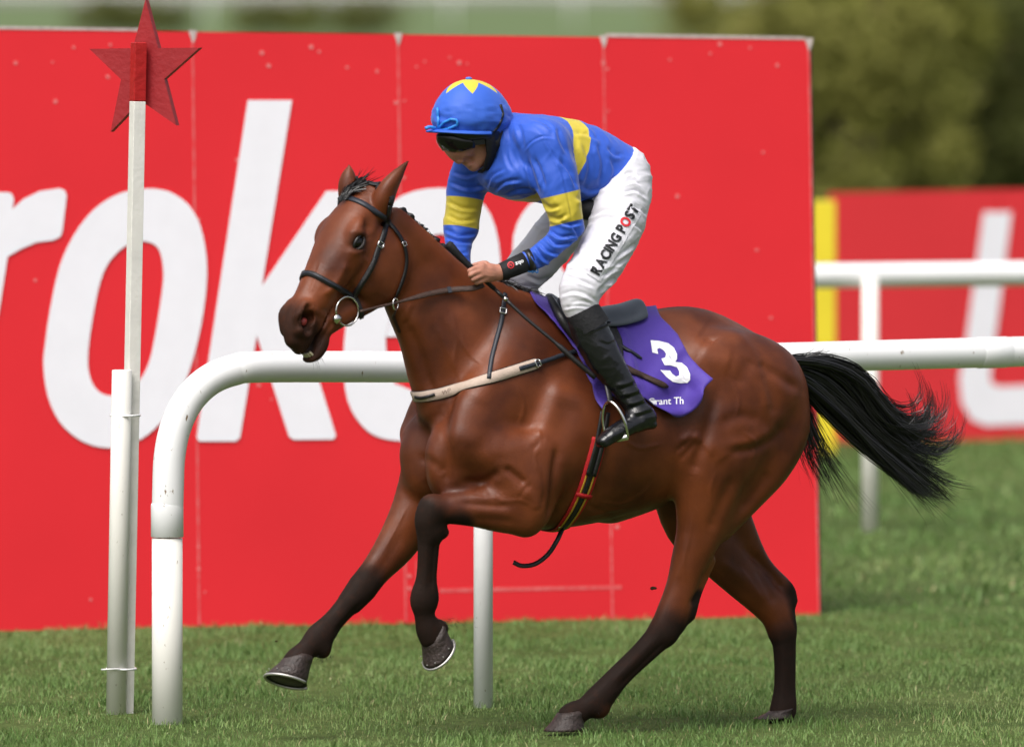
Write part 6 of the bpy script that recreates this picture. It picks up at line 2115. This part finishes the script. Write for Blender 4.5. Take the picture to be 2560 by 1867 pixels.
# near flap with a padded front edge, mirrored on the far side
G2 = coons([(1366, 748), (1420, 775), (1490, 800), (1540, 818)], [(1470, 892), (1495, 935), (1525, 958), (1550, 940)], [(1366, 748), (1395, 800), (1435, 850), (1470, 892)], [(1540, 818), (1556, 850), (1560, 895), (1550, 940)], 16, 16)
V_, N_ = [], []
for i in range(17):
    for j in range(17):
        r = cast(CT, *G2[i, j]) or cast(HT, *G2[i, j])
        if r is None:
            V_.append(V_[-1] if V_ else HW(*G2[i, j], 0.1)); N_.append(HL); continue
        nn = r[1] if r[1] @ (CAMP - r[0]) > 0 else -r[1]
        V_.append(r[0] + nn * 0.010); N_.append(nn)
V_ = np.array(V_)
F_ = np.array([(i * 17 + j, i * 17 + j + 1, (i + 1) * 17 + j + 1, (i + 1) * 17 + j) for i in range(16) for j in range(16)])
V_ = relax(V_, F_, 3)
fo = obj('flap', V_, F_, M_LEATHER, saddle); md = fo.modifiers.new('thick', 'SOLIDIFY'); md.thickness = 0.006; md.offset = 1
edge = V_.reshape(17, 17, 3)[:, 0]
s = Soup(); s.tube(edge + HL * 0.012, [0.008 + 0.012 * math.sin(math.pi * min(1, (i + 2) / 18)) for i in range(17)], 10); s.build('knee_roll', M_LEATHER, saddle, True)
edge2 = V_.reshape(17, 17, 3)[:, 1]
s = Soup(); s.tube(edge2 + HL * 0.026 - HF * 0.018, [0.005 + 0.007 * math.sin(math.pi * min(1, (i + 2) / 18)) for i in range(17)], 10); s.build('knee_roll', M_NAVY, saddle, True)
VL = to_local(V_); VL[:, 1] *= -1
fo = obj('flap', to_world(VL), F_[:, ::-1].copy(), M_LEATHER, saddle); md = fo.modifiers.new('thick', 'SOLIDIFY'); md.thickness = 0.006; md.offset = 1

girth = thing('girth', 'red girth with black and yellow stripes round the horse belly', 'girth', tuple(HW(1420, 1310, 0.1)))
gp = [(1508, 1030), (1500, 1080), (1491, 1124), (1476, 1178), (1460, 1227), (1438, 1272), (1417, 1303), (1405, 1317)]
P, N = lie(HT, gp, off=0.004)
under = []
Pm, Nm = mirror_run(P, 0.004)
# under the belly
a_, b_ = to_local(P[-1]), to_local(Pm[-1])
mid = []
for t in np.linspace(0.15, 0.85, 8):
    w = a_ + (b_ - a_) * t
    loc, nor, i, d = HT.ray_cast(Vector(to_world((w[0], w[1], 0.4))), Vector((0, 0, 1)))
    mid.append((np.array(loc) + np.array(nor) * 0.004, np.array(nor)))
allP = np.concatenate([P[8:], np.array([m[0] for m in mid]), Pm[::-1][:-8]]); allN = np.concatenate([N[8:], np.array([m[1] for m in mid]), Nm[::-1][:-8]])
strap(allP, allN, 0.031, 0.004, 'webbing', M_GRED, girth)
W_ = np.cross(np.gradient(allP, axis=0), allN); W_ /= np.linalg.norm(W_, axis=1, keepdims=True)
strap(allP + allN * 0.005, allN, 0.010, 0.003, 'centre_stripe', M_LEATHER, girth)
for sg in (-1, 1):
    strap(allP + allN * 0.0045 + W_ * 0.0155 * sg, allN, 0.0035, 0.002, 'yellow_stripe', M_GYEL, girth)
    Wt = np.cross(np.gradient(P, axis=0), N); Wt /= np.linalg.norm(Wt, axis=1, keepdims=True)
    strap(P[:20] + N[:20] * 0.010 + Wt[:20] * 0.013 * sg, N[:20], 0.0085, 0.004, 'girth_strap', M_LEATHER, girth)
k_ = len(P) * 5 // 8 - 1
strap(np.array([P[k_] - W_[0] * 0.033 + N[k_] * 0.008, P[k_] + N[k_] * 0.010, P[k_] + W_[0] * 0.033 + N[k_] * 0.008]), np.array([N[k_]] * 3), 0.0085, 0.004, 'keeper', M_GRED, girth)
tl = catmull(np.array([P[-1] - HU * 0.004, HW(1393, 1350, 0.10), HW(1370, 1385, 0.09), HW(1338, 1409, 0.08), HW(1305, 1414, 0.07), HW(1283, 1405, 0.06)]), 6)
s = Soup(); s.strap(tl, np.array([HL * 0.7 + HU * 0.3 + HF * 0.3] * len(tl)), 0.009, 0.004); s.build('loose_strap', M_LEATHER, girth, True)
s = Soup(); s.tube([HW(1396, 1318, 0.11), HW(1412, 1314, 0.11)], 0.0035, 6); s.build('buckle', M_STEEL, girth, True)

def stirrup(mir):
    f = (lambda p: p) if not mir else (lambda p: to_world(to_local(p) * [1, -1, 1]))
    st = thing('stirrup', 'steel stirrup iron round the near boot toe' if not mir else 'steel stirrup hidden on the far side of the horse', 'stirrup', tuple(f(HW(1545, 1090, 0.38))), 'stirrups')
    dx = 0 if not mir else 0
    arch = catmull(np.array([HW(1570, 1092, 0.425), HW(1562, 1055, 0.43), HW(1546, 1022, 0.415), HW(1526, 1004, 0.385), HW(1512, 1014, 0.35), HW(1507, 1045, 0.335), HW(1512, 1082, 0.335)]), 6)
    s = Soup(); s.tube([f(p) for p in arch], 0.0058, 8); s.build('arch', M_STEEL, st, True)
    s = Soup(); s.tube([f(HW(1570, 1092, 0.425)), f(HW(1540, 1100, 0.38)), f(HW(1512, 1084, 0.335))], 0.011, 8); s.build('tread', M_STEEL, st, True)
    lp = np.array([f(p) for p in catmull(np.array([HW(1500, 880, 0.30), HW(1512, 940, 0.325), HW(1522, 985, 0.36), HW(1525, 1006, 0.384)]), 5)])
    s = Soup(); s.strap(lp, np.array([HL if not mir else -HL] * len(lp)), 0.011, 0.004); s.build('stirrup_leather', M_LEATHER, st, True)
    return st
stirrup(False)
# loose ends of the stirrup leathers lying on the cloth
lend = thing('leather_strap', 'black strap end lying across the purple cloth behind the boot', 'strap', tuple(HW(1620, 950, 0.3)))
P, N = lie(CT, [(1560, 918), (1590, 934), (1625, 950), (1667, 967)], 0.0)
N = np.where((N @ FWD)[:, None] > 0, -N, N)
strap(P + N * 0.006, N, [0.012] * (len(P) - 2) + [0.010, 0.004], 0.005, 'strap_end', M_REIN, lend)
lend2 = thing('leather_strap', 'short thin navy strap end above the longer one on the purple cloth', 'strap', tuple(HW(1580, 885, 0.3)))
P, N = lie(CT, [(1548, 863), (1575, 881), (1603, 899)], 0.0)
N = np.where((N @ FWD)[:, None] > 0, -N, N)
strap(P + N * 0.006, N, [0.0065] * (len(P) - 2) + [0.005, 0.002], 0.004, 'strap_end', M_NAVY, lend2)

# ---- breast girth
breast = thing('breast_girth', 'beige breast girth with navy straps across the horse chest', 'breast girth', tuple(HW(1100, 985, 0.1)))
P, N = lie(HT, [(1026, 990), (1050, 991), (1080, 988), (1120, 979), (1170, 963), (1240, 941), (1300, 922), (1341, 909)], 0.002)
Pm, Nm = mirror_run(P[len(P) // 3:], 0.002)
strap(P, N, 0.0205, 0.006, 'webbing', M_BEIGE, breast)
strap(P + N * 0.0003, N, 0.0225, 0.003, 'webbing_edge', M_LEATHER, breast)
strap(np.concatenate([P[:1], Pm]), np.concatenate([N[:1], Nm]), 0.0205, 0.006, 'webbing', M_BEIGE, breast)
P2, N2 = lie(HT, [(1296, 923), (1320, 916), (1345, 908), (1375, 899), (1405, 889), (1440, 880)], 0.009)
strap(P2, N2, 0.0085, 0.004, 'buckle_strap', M_NAVY, breast)
P3, N3 = lie(HT, [(1341, 909), (1343, 908), (1348, 906)], 0.008)
buckle(P3[0], N3[0], P3[-1] - P3[0], 0.013, 0.010, breast, 0.003)
P2, N2 = lie(HT, [(1043, 990), (1060, 993), (1088, 986)], 0.010)
strap(P2, N2, 0.006, 0.005, 'keeper', M_LEATHER, breast)
P2, N2 = lie(HT, [(1262, 735), (1258, 760), (1254, 800), (1244, 840), (1236, 870), (1228, 905), (1222, 948)], 0.004)
strap(P2, N2, 0.0085, 0.004, 'neck_strap', M_NAVY, breast)
k_ = int(len(P2) * 0.26)
buckle(P2[k_], N2[k_], P2[k_ + 1] - P2[k_], 0.012, 0.010, breast, 0.003)
Pm, Nm = mirror_run(P2, 0.004); strap(Pm, Nm, 0.0085, 0.004, 'neck_strap', M_NAVY, breast)
tv = text_mesh('WPM', 0.0)
V = tv[0].copy(); V -= V.min(0); V /= V[:, 0].max()
W2 = np.array([1106.0, 988.0]) + V[:, :1] * np.array([33.0, -11.0]) + V[:, 1:] * np.array([-3.0, -36.0])
lay_on(W2, tv[1], HT, 'stamped_letters', mat('stamp', (0.20, 0.14, 0.11), 0.7), breast, 0.0095, 1)
# martingale ring on the rein
mr = thing('martingale_ring', 'steel martingale ring on the rein below the throat', 'ring', tuple(rp[12]))
c_ = CAMP + ray(989, 760) * ((rp[12] - CAMP) @ FWD - 0.004)
s = Soup(); s.tube([c_ + 0.021 * (math.cos(a) * (RGT * 0.45 + FWD * 0.6) + math.sin(a) * UPV) for a in np.linspace(0, 2 * math.pi, 25)], 0.0028, 6, cap=False); s.build('ring', M_STEEL, mr, True)
s = Soup(); s.strap(np.array([c_ - HU * 0.02, HW(983, 790, 0.05), HW(1000, 830, 0.04)]), np.array([HL] * 3), 0.008, 0.004); s.build('strap', M_REIN, mr, True)

# ---- whip
whip = thing('whip', 'long black riding whip held in the jockey hand', 'whip', tuple(HW(1205, 690, 0.14)))
s = Soup(); s.tube([HW(1119, 608, 0.115), HW(1124, 613, 0.117), HW(1140, 632, 0.120), HW(1160, 652, 0.128), HW(1200, 690, 0.140), HW(1236, 722, 0.155)], [0.011, 0.0165, 0.0150, 0.0125, 0.010, 0.008], 12); s.build('grip', M_SOCK, whip, True)
s = Soup(); s.tube([HW(1236, 722, 0.155), HW(1262, 746, 0.180)], [0.007, 0.007], 10); s.build('shaft', M_LEATHER, whip, True)
s = Soup(); s.tube([HW(1260, 744, 0.178), HW(1267, 751, 0.184)], 0.0088, 10); s.build('collar', M_STEEL, whip, True)
wp_ = catmull(np.array([HW(1266, 750, 0.184), HW(1320, 800, 0.235), HW(1390, 858, 0.29), HW(1440, 903, 0.325), HW(1488, 944, 0.345)]), 5)
s = Soup(); s.tube(wp_, np.interp(np.linspace(0, 1, len(wp_)), [0, 0.5, 0.55, 1], [0.0065, 0.0065, 0.0105, 0.0095]), 10); s.build('shaft', M_LEATHER, whip, True)
# badge and lettering on the wristband
wbV = np.array([v.co[:] for v in wb.data.vertices]); WT = bvh_of(wbV, [tuple(p.vertices) for p in wb.data.polygons])
cir = lambda c, r, n=18: [(c[0] + r * math.cos(a), c[1] + r * math.sin(a)) for a in np.linspace(0, 2 * math.pi, n, endpoint=False)]
c_ = (1277, 663)
ro, ri = cir(c_, 8.5), cir(c_, 6.3)
lay_on(np.array(ro + ri), [(i, (i + 1) % 18, 18 + (i + 1) % 18, 18 + i) for i in range(18)], WT, 'badge_ring', M_PRINT_R, wb, 0.0015, 0)
tv = text_mesh('N', 0.02); V = tv[0] - tv[0].mean(0)
lay_on(np.array(c_) + V * [10, -10], tv[1], WT, 'badge_letter', M_PRINT_R, wb, 0.0015, 0)
tv = text_mesh('zqo', 0.02); V = tv[0] - tv[0].mean(0)
lay_on(np.array([1300, 656.0]) + V[:, :1] * np.array([14, -5.0]) + V[:, 1:] * np.array([-4.0, -13.0]), tv[1], WT, 'band_letters', M_PRINT_W, wb, 0.0015, 0)

# ------------------------------------------------------------------ flung turf
M_CLOD = mat('mud', (0.045, 0.028, 0.016), 0.95, 0.1)
for px_, py_, r_, lab in ((1633, 1470, 0.008, 'small clod of mud flung up behind the near hind leg'), (690, 1602, 0.004, 'tiny fleck of mud in the air above the reaching fore hoof')):
    c_ = at_depth(px_, py_, -0.6)
    V_, F_ = sphere(c_, r_, None, 10, 7)
    V_ = [c_ + (np.array(v) - c_) * (1 + 0.9 * noise.noise(Vector(v) * 130)) * np.array([1.4, 1.0, 0.7]) for v in V_]
    tag(obj('mud_clod', V_, F_, M_CLOD), lab, 'clod', 'flung bits of turf')
